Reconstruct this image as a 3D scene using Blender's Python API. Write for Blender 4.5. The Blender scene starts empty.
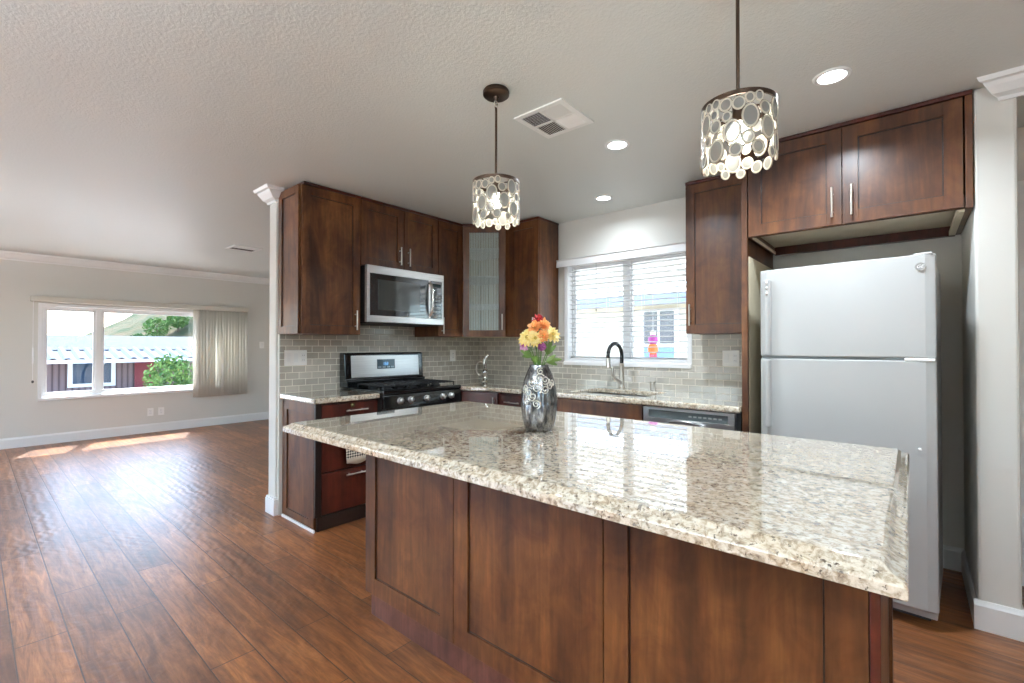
import bpy, bmesh, math, random
from mathutils import Vector, Matrix, Euler
random.seed(7)
PI = math.pi
SC = bpy.context.scene
COL = SC.collection

# ------------------------------------------------------------------ camera
cam_d = bpy.data.cameras.new('camera')
cam = bpy.data.objects.new('camera', cam_d); COL.objects.link(cam)
cam.location = (0, 0, 1.27)
cam.rotation_euler = (math.radians(90.568), 0, math.radians(40.58))
cam_d.sensor_fit = 'HORIZONTAL'; cam_d.sensor_width = 36.0
cam_d.lens = 464.8 / 1024 * 36.0
cam_d.clip_start = 0.02; cam_d.clip_end = 500
SC.camera = cam
# ------------------------------------------------------------------ view
SC.view_settings.view_transform = 'Standard'
SC.view_settings.look = 'None'
SC.view_settings.exposure = 1.02
SC.view_settings.gamma = 1.0
SC.view_settings.use_curve_mapping = False
SC.view_settings.use_white_balance = True
SC.view_settings.white_balance_temperature = 5780
SC.view_settings.white_balance_tint = 4
SC.cycles.use_denoising = True
SC.cycles.max_bounces = 10
SC.cycles.diffuse_bounces = 6
SC.cycles.glossy_bounces = 5
SC.cycles.transmission_bounces = 8
SC.cycles.transparent_max_bounces = 16
SC.cycles.sample_clamp_indirect = 6.0
SC.cycles.caustics_reflective = False
SC.cycles.caustics_refractive = False
# ------------------------------------------------------------------ sky
W = bpy.data.worlds.new('sky'); SC.world = W; W.use_nodes = True
wn = W.node_tree; wn.nodes.clear()
sky = wn.nodes.new('ShaderNodeTexSky'); sky.sky_type = 'NISHITA'
sky.sun_disc = False; sky.sun_elevation = math.radians(58); sky.sun_rotation = math.radians(-70)
sky.air_density = 1.0; sky.dust_density = 3.0; sky.ozone_density = 1.0; sky.altitude = 200
bg = wn.nodes.new('ShaderNodeBackground'); bg.inputs['Strength'].default_value = 0.8
wo = wn.nodes.new('ShaderNodeOutputWorld')
wn.links.new(sky.outputs[0], bg.inputs[0]); wn.links.new(bg.outputs[0], wo.inputs[0])
# ------------------------------------------------------------------ sun
SUN_DIR = Vector((0.35, -0.13, -0.60)).normalized()
sd = bpy.data.lights.new('sun', 'SUN'); sd.energy = 8.0; sd.angle = 0.009; sd.color = (1.0, 0.95, 0.87)
so = bpy.data.objects.new('sun', sd); COL.objects.link(so)
so.rotation_euler = SUN_DIR.to_track_quat('-Z', 'Y').to_euler(); so.location = (-20, 8, 30)
CAN_W = 10.0      # watts per recessed lamp
FILL_UP = 105.0; FILL_DOWN = 5.0     # watts of the added, unseen fill lamps behind the camera


# ------------------------------------------------------------------ materials
def new_mat(name):
    m = bpy.data.materials.new(name); m.use_nodes = True
    nt = m.node_tree; b = nt.nodes['Principled BSDF']
    return m, nt, b
def setin(b, **k):
    for n, v in k.items():
        b.inputs[n.replace('_', ' ')].default_value = v
def rgb(r, g, b): return (r, g, b, 1.0)
def s2l(r, g, b):
    f = lambda c: (c/255/12.92) if c/255 <= 0.04045 else ((c/255+0.055)/1.055)**2.4
    return (f(r), f(g), f(b), 1.0)
def plain(name, col, rough=0.5, metal=0.0, coat=0.0, coat_rough=0.05, spec=0.5, **k):
    m, nt, b = new_mat(name)
    b.inputs['Base Color'].default_value = col
    setin(b, Roughness=rough, Metallic=metal)
    b.inputs['Coat Weight'].default_value = coat
    b.inputs['Coat Roughness'].default_value = coat_rough
    b.inputs['Specular IOR Level'].default_value = spec
    return m
def nod(nt, t, **k):
    n = nt.nodes.new(t)
    for a, v in k.items(): setattr(n, a, v)
    return n
def pos(nt, scale=(1, 1, 1), loc=(0, 0, 0), rot=(0, 0, 0)):
    g = nod(nt, 'ShaderNodeNewGeometry'); mp = nod(nt, 'ShaderNodeMapping')
    mp.inputs['Scale'].default_value = scale; mp.inputs['Location'].default_value = loc
    mp.inputs['Rotation'].default_value = rot
    nt.links.new(g.outputs['Position'], mp.inputs['Vector']); return mp.outputs[0]
def noise(nt, vec, scale, detail=4, rough=0.55, dist=0.0):
    n = nod(nt, 'ShaderNodeTexNoise'); n.inputs['Scale'].default_value = scale
    n.inputs['Detail'].default_value = detail; n.inputs['Roughness'].default_value = rough
    n.inputs['Distortion'].default_value = dist
    nt.links.new(vec, n.inputs['Vector']); return n.outputs['Fac']
def ramp(nt, fac, stops, mode='LINEAR'):
    r = nod(nt, 'ShaderNodeValToRGB'); cr = r.color_ramp; cr.interpolation = mode
    while len(cr.elements) < len(stops): cr.elements.new(0.5)
    for e, (p, c) in zip(cr.elements, stops): e.position = p; e.color = c
    nt.links.new(fac, r.inputs[0]); return r.outputs[0]
def mixc(nt, fac, a, b, mode='MIX'):
    m = nod(nt, 'ShaderNodeMix', data_type='RGBA', blend_type=mode)
    for sock, v in ((m.inputs[0], fac), (m.inputs[6], a), (m.inputs[7], b)):
        if hasattr(v, 'links'): nt.links.new(v, sock)
        else: sock.default_value = v
    return m.outputs[2]
def bump(nt, b, h, strength=0.2, dist=0.01):
    n = nod(nt, 'ShaderNodeBump'); n.inputs['Strength'].default_value = strength
    n.inputs['Distance'].default_value = dist
    nt.links.new(h, n.inputs['Height']); nt.links.new(n.outputs[0], b.inputs['Normal']); return n

def make_wood(name, dark, mid, light, rough=0.3, coat=0.6, scale=(7, 7, 1.1)):
    m, nt, b = new_mat(name)
    v = pos(nt, scale)
    n1 = noise(nt, v, 1.0, 5, 0.6, 0.6)
    v2 = pos(nt, (60, 60, 4)); n2 = noise(nt, v2, 1.0, 3, 0.5)
    v3 = pos(nt, (8, 8, 7)); n3 = noise(nt, v3, 1.0, 4, 0.6, 0.8)
    c = ramp(nt, n1, [(0.28, dark), (0.5, mid), (0.74, light)])
    c2 = ramp(nt, n2, [(0.3, rgb(0.78, 0.76, 0.74)), (0.7, rgb(1.12, 1.1, 1.08))])
    c3 = ramp(nt, n3, [(0.35, rgb(0.62, 0.48, 0.44)), (0.62, rgb(1.15, 1.12, 1.08))])
    c = mixc(nt, 1.0, c, c2, 'MULTIPLY'); c = mixc(nt, 0.8, c, c3, 'MULTIPLY')
    nt.links.new(c, b.inputs['Base Color'])
    setin(b, Roughness=rough); b.inputs['Coat Weight'].default_value = coat; b.inputs['Specular IOR Level'].default_value = 0.35
    b.inputs['Coat Roughness'].default_value = 0.26
    bump(nt, b, n2, 0.05, 0.002)
    return m
M = {}
M['wood'] = make_wood('espresso_stained_maple', s2l(50, 25, 11), s2l(89, 54, 25), s2l(120, 79, 42), 0.40, 0.25)
M['wood_dark'] = make_wood('dark_cherry_frame', s2l(44, 15, 11), s2l(70, 26, 17), s2l(90, 38, 24))
M['wood_in'] = plain('cabinet_interior', s2l(208, 196, 170), 0.5)
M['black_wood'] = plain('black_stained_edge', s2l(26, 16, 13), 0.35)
M['nickel'] = plain('brushed_nickel', s2l(206, 200, 190), 0.28, 1.0)
M['chrome'] = plain('chrome', s2l(225, 225, 222), 0.08, 1.0)
M['white_paint'] = plain('white_gloss_paint', s2l(232, 232, 230), 0.35)
M['vinyl'] = plain('white_vinyl', s2l(236, 236, 236), 0.4)
M['black'] = plain('black_enamel', s2l(14, 15, 17), 0.12, 0, 0.6)
M['black_matte'] = plain('black_matte', s2l(20, 20, 21), 0.55)
M['bronze'] = plain('oil_rubbed_bronze', s2l(78, 62, 50), 0.38, 0.85)
M['plastic'] = plain('white_plastic', s2l(238, 237, 233), 0.35)
M['dark_gap'] = plain('dark_gap', s2l(30, 30, 30), 0.8)

def wall_mat(name, col, bs=0.12, sc=130, rough=0.75):
    m, nt, b = new_mat(name); b.inputs['Base Color'].default_value = col; setin(b, Roughness=rough)
    n = noise(nt, pos(nt), sc, 3, 0.6); bump(nt, b, n, bs, 0.004); return m
M['wall'] = wall_mat('warm_white_wall_paint', s2l(213, 211, 204))
M['wall_beige'] = wall_mat('beige_wall_paint', s2l(208, 196, 168))
# ceiling: knock-down texture with a slight sheen
m, nt, b = new_mat('ceiling_paint'); b.inputs['Base Color'].default_value = s2l(214, 217, 214); setin(b, Roughness=0.42)
b.inputs['Specular IOR Level'].default_value = 0.4
n = noise(nt, pos(nt, (1, 1, 1)), 75, 4, 0.6, 0.4); n2 = ramp(nt, n, [(0.42, rgb(0, 0, 0)), (0.6, rgb(1, 1, 1))])
bump(nt, b, n2, 0.16, 0.005); M['ceiling'] = m

# floor: hand-scraped hickory planks running along X
m, nt, b = new_mat('hand_scraped_plank_floor')
v = pos(nt)
bt = nod(nt, 'ShaderNodeTexBrick'); bt.offset = 0.37; bt.offset_frequency = 2; bt.squash = 1.0
bt.inputs['Scale'].default_value = 1.0; bt.inputs['Brick Width'].default_value = 1.22
bt.inputs['Row Height'].default_value = 0.165; bt.inputs['Mortar Size'].default_value = 0.0030
bt.inputs['Mortar Smooth'].default_value = 0.3; bt.inputs['Bias'].default_value = 0.0
bt.inputs['Color1'].default_value = rgb(0, 0, 0); bt.inputs['Color2'].default_value = rgb(1, 1, 1); bt.inputs['Mortar'].default_value = rgb(0.5, 0.5, 0.5)
mp = nod(nt, 'ShaderNodeMapping'); mp.inputs['Location'].default_value = (0.42, 0.035, 0)
nt.links.new(v, mp.inputs[0]); nt.links.new(mp.outputs[0], bt.inputs['Vector'])
nA = noise(nt, pos(nt, (2.4, 17, 1)), 1.0, 7, 0.72, 1.1)
nB = noise(nt, pos(nt, (6, 75, 1)), 1.0, 4, 0.6, 0.5)
nC = noise(nt, pos(nt, (1.3, 2.6, 1)), 1.0, 3, 0.5, 0.6)
base = ramp(nt, nA, [(0.25, s2l(78, 46, 26)), (0.45, s2l(130, 84, 48)), (0.58, s2l(160, 108, 64)), (0.75, s2l(186, 136, 88))])
pl = ramp(nt, bt.outputs['Color'], [(0.0, rgb(0.62, 0.58, 0.56)), (1.0, rgb(1.22, 1.18, 1.1))])
c = mixc(nt, 1.0, base, pl, 'MULTIPLY')
gr = ramp(nt, nB, [(0.35, rgb(0.62, 0.58, 0.55)), (0.62, rgb(1.08, 1.06, 1.04))])
c = mixc(nt, 0.75, c, gr, 'MULTIPLY')
pt = ramp(nt, nC, [(0.38, rgb(0.62, 0.55, 0.52)), (0.62, rgb(1.05, 1.03, 1.0))])
c = mixc(nt, 0.7, c, pt, 'MULTIPLY')
c = mixc(nt, bt.outputs['Fac'], c, s2l(62, 36, 24))
nt.links.new(c, b.inputs['Base Color'])
setin(b, Roughness=0.40); b.inputs['Coat Weight'].default_value = 0.28; b.inputs['Coat Roughness'].default_value = 0.36
b.inputs['Specular IOR Level'].default_value = 0.5
wv = nod(nt, 'ShaderNodeTexWave', wave_type='BANDS', bands_direction='Y'); wv.inputs['Scale'].default_value = 5.5
wv.inputs['Distortion'].default_value = 5.0; wv.inputs['Detail'].default_value = 3.0; wv.inputs['Detail Scale'].default_value = 0.8
nt.links.new(pos(nt, (3.0, 1.0, 1)), wv.inputs['Vector'])
mul = nod(nt, 'ShaderNodeMath', operation='MULTIPLY'); nt.links.new(wv.outputs['Fac'], mul.inputs[0])
gate = ramp(nt, noise(nt, pos(nt, (1.1, 5, 1)), 1.0, 2), [(0.38, rgb(0.1, 0.1, 0.1)), (0.66, rgb(1, 1, 1))])
nt.links.new(gate, mul.inputs[1])
sub = nod(nt, 'ShaderNodeMath', operation='SUBTRACT'); nt.links.new(mul.outputs[0], sub.inputs[0])
mf = nod(nt, 'ShaderNodeMath', operation='MULTIPLY'); nt.links.new(bt.outputs['Fac'], mf.inputs[0]); mf.inputs[1].default_value = 1.6
nt.links.new(mf.outputs[0], sub.inputs[1])
bump(nt, b, sub.outputs[0], 0.42, 0.004)
M['floor'] = m

# granite
m, nt, b = new_mat('cream_granite')
v = pos(nt)
n1 = noise(nt, v, 62, 5, 0.68, 0.5)
n2 = noise(nt, v, 120, 3, 0.6)
n3 = noise(nt, pos(nt, (1, 1, 1), (3, 5, 2)), 11, 4, 0.6, 0.8)
vo = nod(nt, 'ShaderNodeTexVoronoi'); vo.inputs['Scale'].default_value = 85; nt.links.new(v, vo.inputs['Vector'])
c = ramp(nt, n1, [(0.30, s2l(112, 98, 84)), (0.42, s2l(170, 155, 134)), (0.52, s2l(208, 198, 180)), (0.70, s2l(230, 225, 213))])
tan = ramp(nt, n3, [(0.42, rgb(1, 1, 1)), (0.62, rgb(0.93, 0.86, 0.76))])
c = mixc(nt, 0.8, c, tan, 'MULTIPLY')
dk = ramp(nt, noise(nt, pos(nt, (1, 1, 1), (7, 1, 4)), 80, 3, 0.7, 0.3), [(0.59, rgb(0, 0, 0)), (0.66, rgb(1, 1, 1))])
c = mixc(nt, dk, c, s2l(82, 70, 60))
sp = ramp(nt, vo.outputs['Color'], [(0.86, rgb(0, 0, 0)), (0.92, rgb(0.8, 0.8, 0.8))])
c = mixc(nt, sp, c, s2l(116, 108, 102))
nt.links.new(c, b.inputs['Base Color']); setin(b, Roughness=0.05); b.inputs['Specular IOR Level'].default_value = 0.6
b.inputs['Coat Weight'].default_value = 1.0; b.inputs['Coat Roughness'].default_value = 0.01
M['granite'] = m

# subway tile, one material per wall orientation
def tile_mat(name, swap):
    m, nt, b = new_mat(name)
    g = nod(nt, 'ShaderNodeNewGeometry'); sx = nod(nt, 'ShaderNodeSeparateXYZ'); cb = nod(nt, 'ShaderNodeCombineXYZ')
    nt.links.new(g.outputs['Position'], sx.inputs[0])
    nt.links.new(sx.outputs[1 if swap else 0], cb.inputs[0]); nt.links.new(sx.outputs[2], cb.inputs[1])
    mp = nod(nt, 'ShaderNodeMapping'); mp.inputs['Location'].default_value = (0.03, -0.915 + 0.0508*0, 0)
    nt.links.new(cb.outputs[0], mp.inputs[0])
    t = nod(nt, 'ShaderNodeTexBrick'); t.offset = 0.5
    for k, vv in (('Scale', 1.0), ('Brick Width', 0.1025), ('Row Height', 0.0508), ('Mortar Size', 0.0028), ('Mortar Smooth', 0.25), ('Bias', 0.0)):
        t.inputs[k].default_value = vv
    t.inputs['Color1'].default_value = s2l(168, 163, 152); t.inputs['Color2'].default_value = s2l(190, 185, 174)
    t.inputs['Mortar'].default_value = s2l(228, 223, 210)
    nt.links.new(mp.outputs[0], t.inputs['Vector'])
    nn = noise(nt, g.outputs['Position'], 9, 3)
    c = mixc(nt, 0.5, t.outputs['Color'], ramp(nt, nn, [(0.35, rgb(0.85, 0.83, 0.8)), (0.65, rgb(1.08, 1.08, 1.08))]), 'MULTIPLY')
    nt.links.new(c, b.inputs['Base Color'])
    rr = ramp(nt, t.outputs['Fac'], [(0.0, rgb(0.09, 0.09, 0.09)), (1.0, rgb(0.7, 0.7, 0.7))])
    nt.links.new(rr, b.inputs['Roughness'])
    inv = nod(nt, 'ShaderNodeMath', operation='SUBTRACT'); inv.inputs[0].default_value = 1.0
    nt.links.new(t.outputs['Fac'], inv.inputs[1])
    ad = nod(nt, 'ShaderNodeMath', operation='MULTIPLY_ADD'); nt.links.new(noise(nt, g.outputs['Position'], 14, 1), ad.inputs[0])
    ad.inputs[1].default_value = 0.6; nt.links.new(inv.outputs[0], ad.inputs[2])
    bump(nt, b, ad.outputs[0], 0.5, 0.0025)
    return m
M['tile_y'] = tile_mat('grey_glass_subway_tile_range_wall', True)
M['tile_x'] = tile_mat('grey_glass_subway_tile_sink_wall', False)

# stainless steel with brushed streaks
m, nt, b = new_mat('stainless_steel')
n = noise(nt, pos(nt, (3, 3, 260)), 1.0, 2)
nt.links.new(ramp(nt, n, [(0.3, s2l(205, 205, 204)), (0.7, s2l(228, 228, 226))]), b.inputs['Base Color'])
setin(b, Metallic=1.0, Roughness=0.3); bump(nt, b, n, 0.03, 0.001); M['steel'] = m

def glass_mat(name, tint=(1, 1, 1, 1), rough=0.0, gl=0.12):
    m = bpy.data.materials.new(name); m.use_nodes = True; nt = m.node_tree; nt.nodes.clear()
    o = nod(nt, 'ShaderNodeOutputMaterial'); mx = nod(nt, 'ShaderNodeMixShader')
    tr = nod(nt, 'ShaderNodeBsdfTransparent'); tr.inputs[0].default_value = tint
    gs = nod(nt, 'ShaderNodeBsdfGlossy'); gs.inputs['Roughness'].default_value = rough
    lw = nod(nt, 'ShaderNodeLayerWeight'); lw.inputs[0].default_value = 0.5
    pw = nod(nt, 'ShaderNodeMath', operation='POWER'); pw.inputs[1].default_value = 4.0; nt.links.new(lw.outputs['Facing'], pw.inputs[0])
    fr = nod(nt, 'ShaderNodeMath', operation='MULTIPLY_ADD'); fr.inputs[1].default_value = 0.6; fr.inputs[2].default_value = 0.03; nt.links.new(pw.outputs[0], fr.inputs[0])
    nt.links.new(fr.outputs[0], mx.inputs[0]); nt.links.new(tr.outputs[0], mx.inputs[1]); nt.links.new(gs.outputs[0], mx.inputs[2])
    nt.links.new(mx.outputs[0], o.inputs[0]); return m
M['pane'] = glass_mat('window_glass')
m, nt, b = new_mat('dark_glass'); b.inputs['Base Color'].default_value = s2l(40, 46, 50); setin(b, Roughness=0.05)
b.inputs['Coat Weight'].default_value = 1.0; b.inputs['Specular IOR Level'].default_value = 0.9; M['dark_glass'] = m
# reeded cabinet glass; pale stripes stand in for light caught on the ribs
m, nt, b = new_mat('reeded_glass'); b.inputs['Base Color'].default_value = s2l(222, 232, 228); setin(b, Roughness=0.15)
tr = nod(nt, 'ShaderNodeBsdfTransparent'); tr.inputs[0].default_value = (0.93, 0.96, 0.95, 1); mx = nod(nt, 'ShaderNodeMixShader')
wv = nod(nt, 'ShaderNodeTexWave', wave_type='BANDS', bands_direction='X'); wv.inputs['Scale'].default_value = 20.0
nt.links.new(pos(nt, rot=(0, 0, -math.radians(39))), wv.inputs['Vector'])
nt.links.new(ramp(nt, wv.outputs['Fac'], [(0.35, rgb(0.05, 0.05, 0.05)), (0.8, rgb(0.8, 0.8, 0.8))]), mx.inputs[0])
nt.links.new(tr.outputs[0], mx.inputs[1]); nt.links.new(b.outputs[0], mx.inputs[2]); nt.links.new(mx.outputs[0], nt.nodes['Material Output'].inputs[0])
M['reeded'] = m

def emit(name, col, st):
    m = bpy.data.materials.new(name); m.use_nodes = True; nt = m.node_tree; nt.nodes.clear()
    e = nod(nt, 'ShaderNodeEmission'); e.inputs[0].default_value = col; e.inputs[1].default_value = st
    o = nod(nt, 'ShaderNodeOutputMaterial'); nt.links.new(e.outputs[0], o.inputs[0]); return m
M['lamp'] = emit('lit_lamp_lens', (1, 0.96, 0.9, 1), 6.0)
M['bulb'] = emit('lit_bulb', (1, 0.88, 0.72, 1), 24.0)
M['display'] = emit('blue_display_digits', (0.25, 0.55, 1.0, 1), 1.0)
# shell discs on the pendants
m, nt, b = new_mat('shell_disc'); b.inputs['Base Color'].default_value = s2l(168, 167, 162)
setin(b, Roughness=0.18); b.inputs['Transmission Weight'].default_value = 0.35; b.inputs['IOR'].default_value = 1.25
n = noise(nt, pos(nt), 60, 3); bump(nt, b, n, 0.3, 0.004); M['shell'] = m
M['shell_rim'] = plain('pale_shell_rim', s2l(206, 200, 184), 0.25, 0.0, 0.5)

# ------------------------------------------------------------------ mesh helpers
class MB:
    """collects shapes in one bmesh, built as ONE mesh object"""
    def __init__(s, off=(0, 0, 0)):
        s.bm = bmesh.new(); s.off = Vector(off); s.mi = 0
    def face(s, vs):
        try:
            f = s.bm.faces.new(vs); f.material_index = s.mi; return f
        except ValueError: return None
    def v(s, p): return s.bm.verts.new(Vector(p) - s.off)
    def obox(s, o, u, v, n, a, b):
        o, u, v, n = Vector(o), Vector(u), Vector(v), Vector(n)
        P = [s.v(o + u*x + v*y + n*z) for z in (a[2], b[2]) for y in (a[1], b[1]) for x in (a[0], b[0])]
        fs = [(0, 2, 3, 1), (4, 5, 7, 6), (0, 1, 5, 4), (2, 6, 7, 3), (0, 4, 6, 2), (1, 3, 7, 5)]
        flip = u.cross(v).dot(n) * (b[0]-a[0]) * (b[1]-a[1]) * (b[2]-a[2]) < 0
        for f in fs:
            q = [P[i] for i in f]
            if flip: q.reverse()
            s.face(q)
        return s
    def box(s, x0, x1, y0, y1, z0, z1):
        return s.obox((0, 0, 0), (1, 0, 0), (0, 1, 0), (0, 0, 1), (min(x0, x1), min(y0, y1), min(z0, z1)), (max(x0, x1), max(y0, y1), max(z0, z1)))
    def tube(s, pts, r, seg=10, cap=True):
        pts = [Vector(p) for p in pts]; rs = r if isinstance(r, (list, tuple)) else [r]*len(pts)
        rings = []; prev = None
        for i, p in enumerate(pts):
            t = (pts[min(i+1, len(pts)-1)] - pts[max(i-1, 0)]).normalized()
            if prev is None:
                a = Vector((0, 0, 1)) if abs(t.z) < 0.9 else Vector((1, 0, 0))
                x = t.cross(a).normalized()
            else:
                x = (prev - t*prev.dot(t)).normalized()
            y = t.cross(x); prev = x
            rings.append([s.v(p + (x*math.cos(2*PI*k/seg) + y*math.sin(2*PI*k/seg))*rs[i]) for k in range(seg)])
        for a, b in zip(rings, rings[1:]):
            for k in range(seg): s.face([a[k], a[(k+1) % seg], b[(k+1) % seg], b[k]])
        if cap:
            s.face(list(reversed(rings[0]))); s.face(rings[-1])
        return s
    def cyl(s, p0, p1, r, seg=20, r1=None):
        return s.tube([p0, p1], [r, r if r1 is None else r1], seg)
    def lathe(s, prof, c=(0, 0, 0), seg=32, flute=0, fa=0.0, close=True):
        c = Vector(c); rings = []
        for r, z in prof:
            rings.append([s.v(c + Vector((math.cos(2*PI*k/seg), math.sin(2*PI*k/seg), 0))*(r*(1 + fa*math.cos(flute*2*PI*k/seg))) + Vector((0, 0, z))) for k in range(seg)])
        for a, b in zip(rings, rings[1:]):
            for k in range(seg): s.face([a[k], a[(k+1) % seg], b[(k+1) % seg], b[k]])
        if close:
            s.face(list(reversed(rings[0]))); s.face(rings[-1])
        return s
    def prism(s, poly, dirv, d0, d1, axes):
        """poly in 2D, axes = two vectors, extruded along dirv"""
        A, B, D = Vector(axes[0]), Vector(axes[1]), Vector(dirv)
        lo = [s.v(A*x + B*y + D*d0) for x, y in poly]; hi = [s.v(A*x + B*y + D*d1) for x, y in poly]
        n = len(poly)
        for k in range(n): s.face([lo[k], lo[(k+1) % n], hi[(k+1) % n], hi[k]])
        s.face(list(reversed(lo))); s.face(hi); return s
    def torus(s, c, n, R, r, seg=28, k=8, sx=1.0, sy=1.0, up=(0, 0, 1)):
        c, n = Vector(c), Vector(n).normalized(); u = n.cross(Vector(up))
        if u.length < 1e-3: u = Vector((1, 0, 0))
        u.normalize(); v = n.cross(u)
        rings = []
        for i in range(seg):
            a = 2*PI*i/seg; d = u*math.cos(a)*sx + v*math.sin(a)*sy; e = d.normalized()
            rings.append([s.v(c + d*R + (e*math.cos(2*PI*j/k) + n*math.sin(2*PI*j/k))*r) for j in range(k)])
        for i in range(seg):
            a, b = rings[i], rings[(i+1) % seg]
            for j in range(k): s.face([a[j], a[(j+1) % k], b[(j+1) % k], b[j]])
        return s
    def ball(s, c, r, sz=1.0, seg=14, rings=8):
        pr = [(r*math.sin(PI*i/rings) + 1e-5, -r*sz*math.cos(PI*i/rings)) for i in range(rings+1)]
        return s.lathe(pr, c, seg)
    def build(s, name, mats, parent=None, bevel=0.0, smooth=False, seg=2, angle=30):
        bmesh.ops.recalc_face_normals(s.bm, faces=s.bm.faces[:])
        me = bpy.data.meshes.new(name); s.bm.to_mesh(me); s.bm.free()
        for mm in (mats if isinstance(mats, (list, tuple)) else [mats]): me.materials.append(mm)
        if smooth:
            for p in me.polygons: p.use_smooth = True
            try: me.set_sharp_from_angle(angle=math.radians(38))
            except Exception: pass
        o = bpy.data.objects.new(name, me); COL.objects.link(o)
        if parent is not None: o.parent = parent
        else: o.location = s.off
        if bevel > 0:
            bv = o.modifiers.new('bevel', 'BEVEL'); bv.width = bevel; bv.segments = seg
            bv.limit_method = 'ANGLE'; bv.angle_limit = math.radians(angle)
        return o
def thing(name, label, cat, loc=(0, 0, 0), rotz=0.0, group=None):
    o = bpy.data.objects.new(name, None); COL.objects.link(o)
    o.location = loc; o.rotation_euler = (0, 0, rotz); o.empty_display_size = 0.05
    o['label'] = label; o['category'] = cat
    if group: o['group'] = group
    return o
def tag(o, label, cat, group=None, kind=None):
    o['label'] = label; o['category'] = cat
    if group: o['group'] = group
    if kind: o['kind'] = kind
    return o
def struct(o): o['kind'] = 'structure'; return o
def copy_tree(o, parent=None):
    c = o.copy(); COL.objects.link(c)
    if parent is not None: c.parent = parent
    for ch in list(o.children): copy_tree(ch, c)
    return c
X, Y, Z = Vector((1, 0, 0)), Vector((0, 1, 0)), Vector((0, 0, 1))

H = 2.44; XW = -8.50; XE = 2.20; YS = -2.80; YN = 3.65; XR = -3.60
# ================================================================== SETTING
struct(MB().box(XW-0.15, XE+0.15, YS-0.15, YN+0.15, -0.12, 0).build('floor', M['floor']))
struct(MB().box(XW-0.15, XE+0.15, YS-0.15, YN+0.15, H, H+0.12).build('ceiling', M['ceiling']))
def wall_with_holes(name, axis, c0, c1, a0, a1, holes, mat):
    """axis 'X': slab c0..c1 in X, spans a0..a1 in Y; holes = (a, b, z0, z1)"""
    mb = MB(); cuts = sorted(holes); cur = a0
    def add(p, q, z0, z1):
        if q - p < 1e-4 or z1 - z0 < 1e-4: return
        if axis == 'X': mb.box(c0, c1, p, q, z0, z1)
        else: mb.box(p, q, c0, c1, z0, z1)
    for (a, b_, z0, z1) in cuts:
        add(cur, a, 0, H); add(a, b_, 0, z0); add(a, b_, z1, H); cur = b_
    add(cur, a1, 0, H)
    return struct(mb.build(name, mat))
LW = (0.60, 3.0, 0.60, 1.80)     # living room window opening (y0,y1,z0,z1)
SW = (-2.05, -0.35, 0.06, 2.05)  # second window of the same wall, left of the frame
KW = (-2.44, -1.31, 1.13, 2.03)  # kitchen window (x0,x1,z0,z1)
BW = (-6.6, -2.6, 0.10, 2.15)    # window behind the camera
DR = (0.46, 1.22, 0.0, 2.09)     # door beside the pillar
wall_with_holes('wall_west', 'X', XW-0.15, XW, YS-0.15, YN+0.15, [LW, SW], M['wall'])
wall_with_holes('wall_north', 'Y', YN, YN+0.15, XW, XE, [KW, DR], M['wall'])
wall_with_holes('wall_south', 'Y', YS-0.15, YS, XW, XE, [BW], M['wall'])
wall_with_holes('wall_east', 'X', XE, XE+0.15, YS-0.15, YN+0.15, [(-1.9, 0.2, 0.9, 2.05)], M['wall'])
struct(MB().box(XR-0.15, XR-0.025, 1.50, YN, 0, H).build('wall_partition', M['wall'], bevel=0.008))
struct(MB().box(XR-0.03, XR, 1.515, YN, 0, H).build('wall_range', M['wall']))
struct(MB().box(0.225, 0.362, 2.965, YN, 0, H).build('wall_alcove', M['wall'], bevel=0.012))

CROWN = [(0, -0.085), (0.012, -0.085), (0.018, -0.072), (0.045, -0.062), (0.075, -0.035), (0.088, -0.02), (0.105, -0.017), (0.118, 0.0), (0, 0)]
CROWN_W = [(0, -0.10), (0.01, -0.10), (0.014, -0.085), (0.03, -0.075), (0.055, -0.04), (0.06, -0.03), (0.075, -0.025), (0.08, 0.0), (0, 0)]
mb = MB(); mb.prism([(XW+x, H+z) for x, z in CROWN_W], Y, YS, YN, (X, Z)); struct(mb.build('trim_1', M['white_paint']))
mb = MB(); mb.prism([(YN-x, H+z) for x, z in CROWN_W], X, XW, XR-0.15, (Y, Z)); struct(mb.build('trim_2', M['white_paint']))
# crown returns on the partition end and on the pillar, mitred at the kitchen-side corner
def crown_corner(name, x0, x1, yf, ylen, left=False):
    """front run along X on face y=yf from x0 to x1, mitred to a run along Y on the face x=x1"""
    mb = MB(); rows = []
    for d, z in CROWN:
        rows.append((mb.v((x0, yf-d, H+z)), mb.v((x1+d, yf-d, H+z)), mb.v((x1+d, yf+ylen, H+z))))
    n = len(rows)
    for i in range(n):
        a, b_ = rows[i], rows[(i+1) % n]
        mb.face([a[0], a[1], b_[1], b_[0]]); mb.face([a[1], a[2], b_[2], b_[1]])
    mb.face([r[0] for r in rows]); mb.face([r[2] for r in reversed(rows)])
    return struct(mb.build(name, M['white_paint']))
crown_corner('trim_3', XR-0.155, XR-0.025, 1.50, 0.012)
mb = MB(); lo = [mb.v((0.312-d*0.72, 2.965-d, H+z)) for d, z in CROWN]; hi = [mb.v((0.60, 2.965-d, H+z)) for d, z in CROWN]
for k in range(len(lo)): mb.face([lo[k], lo[(k+1) % len(lo)], hi[(k+1) % len(lo)], hi[k]])
mb.face(lo[::-1]); mb.face(hi); struct(mb.build('trim_4', M['white_paint']))

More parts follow.
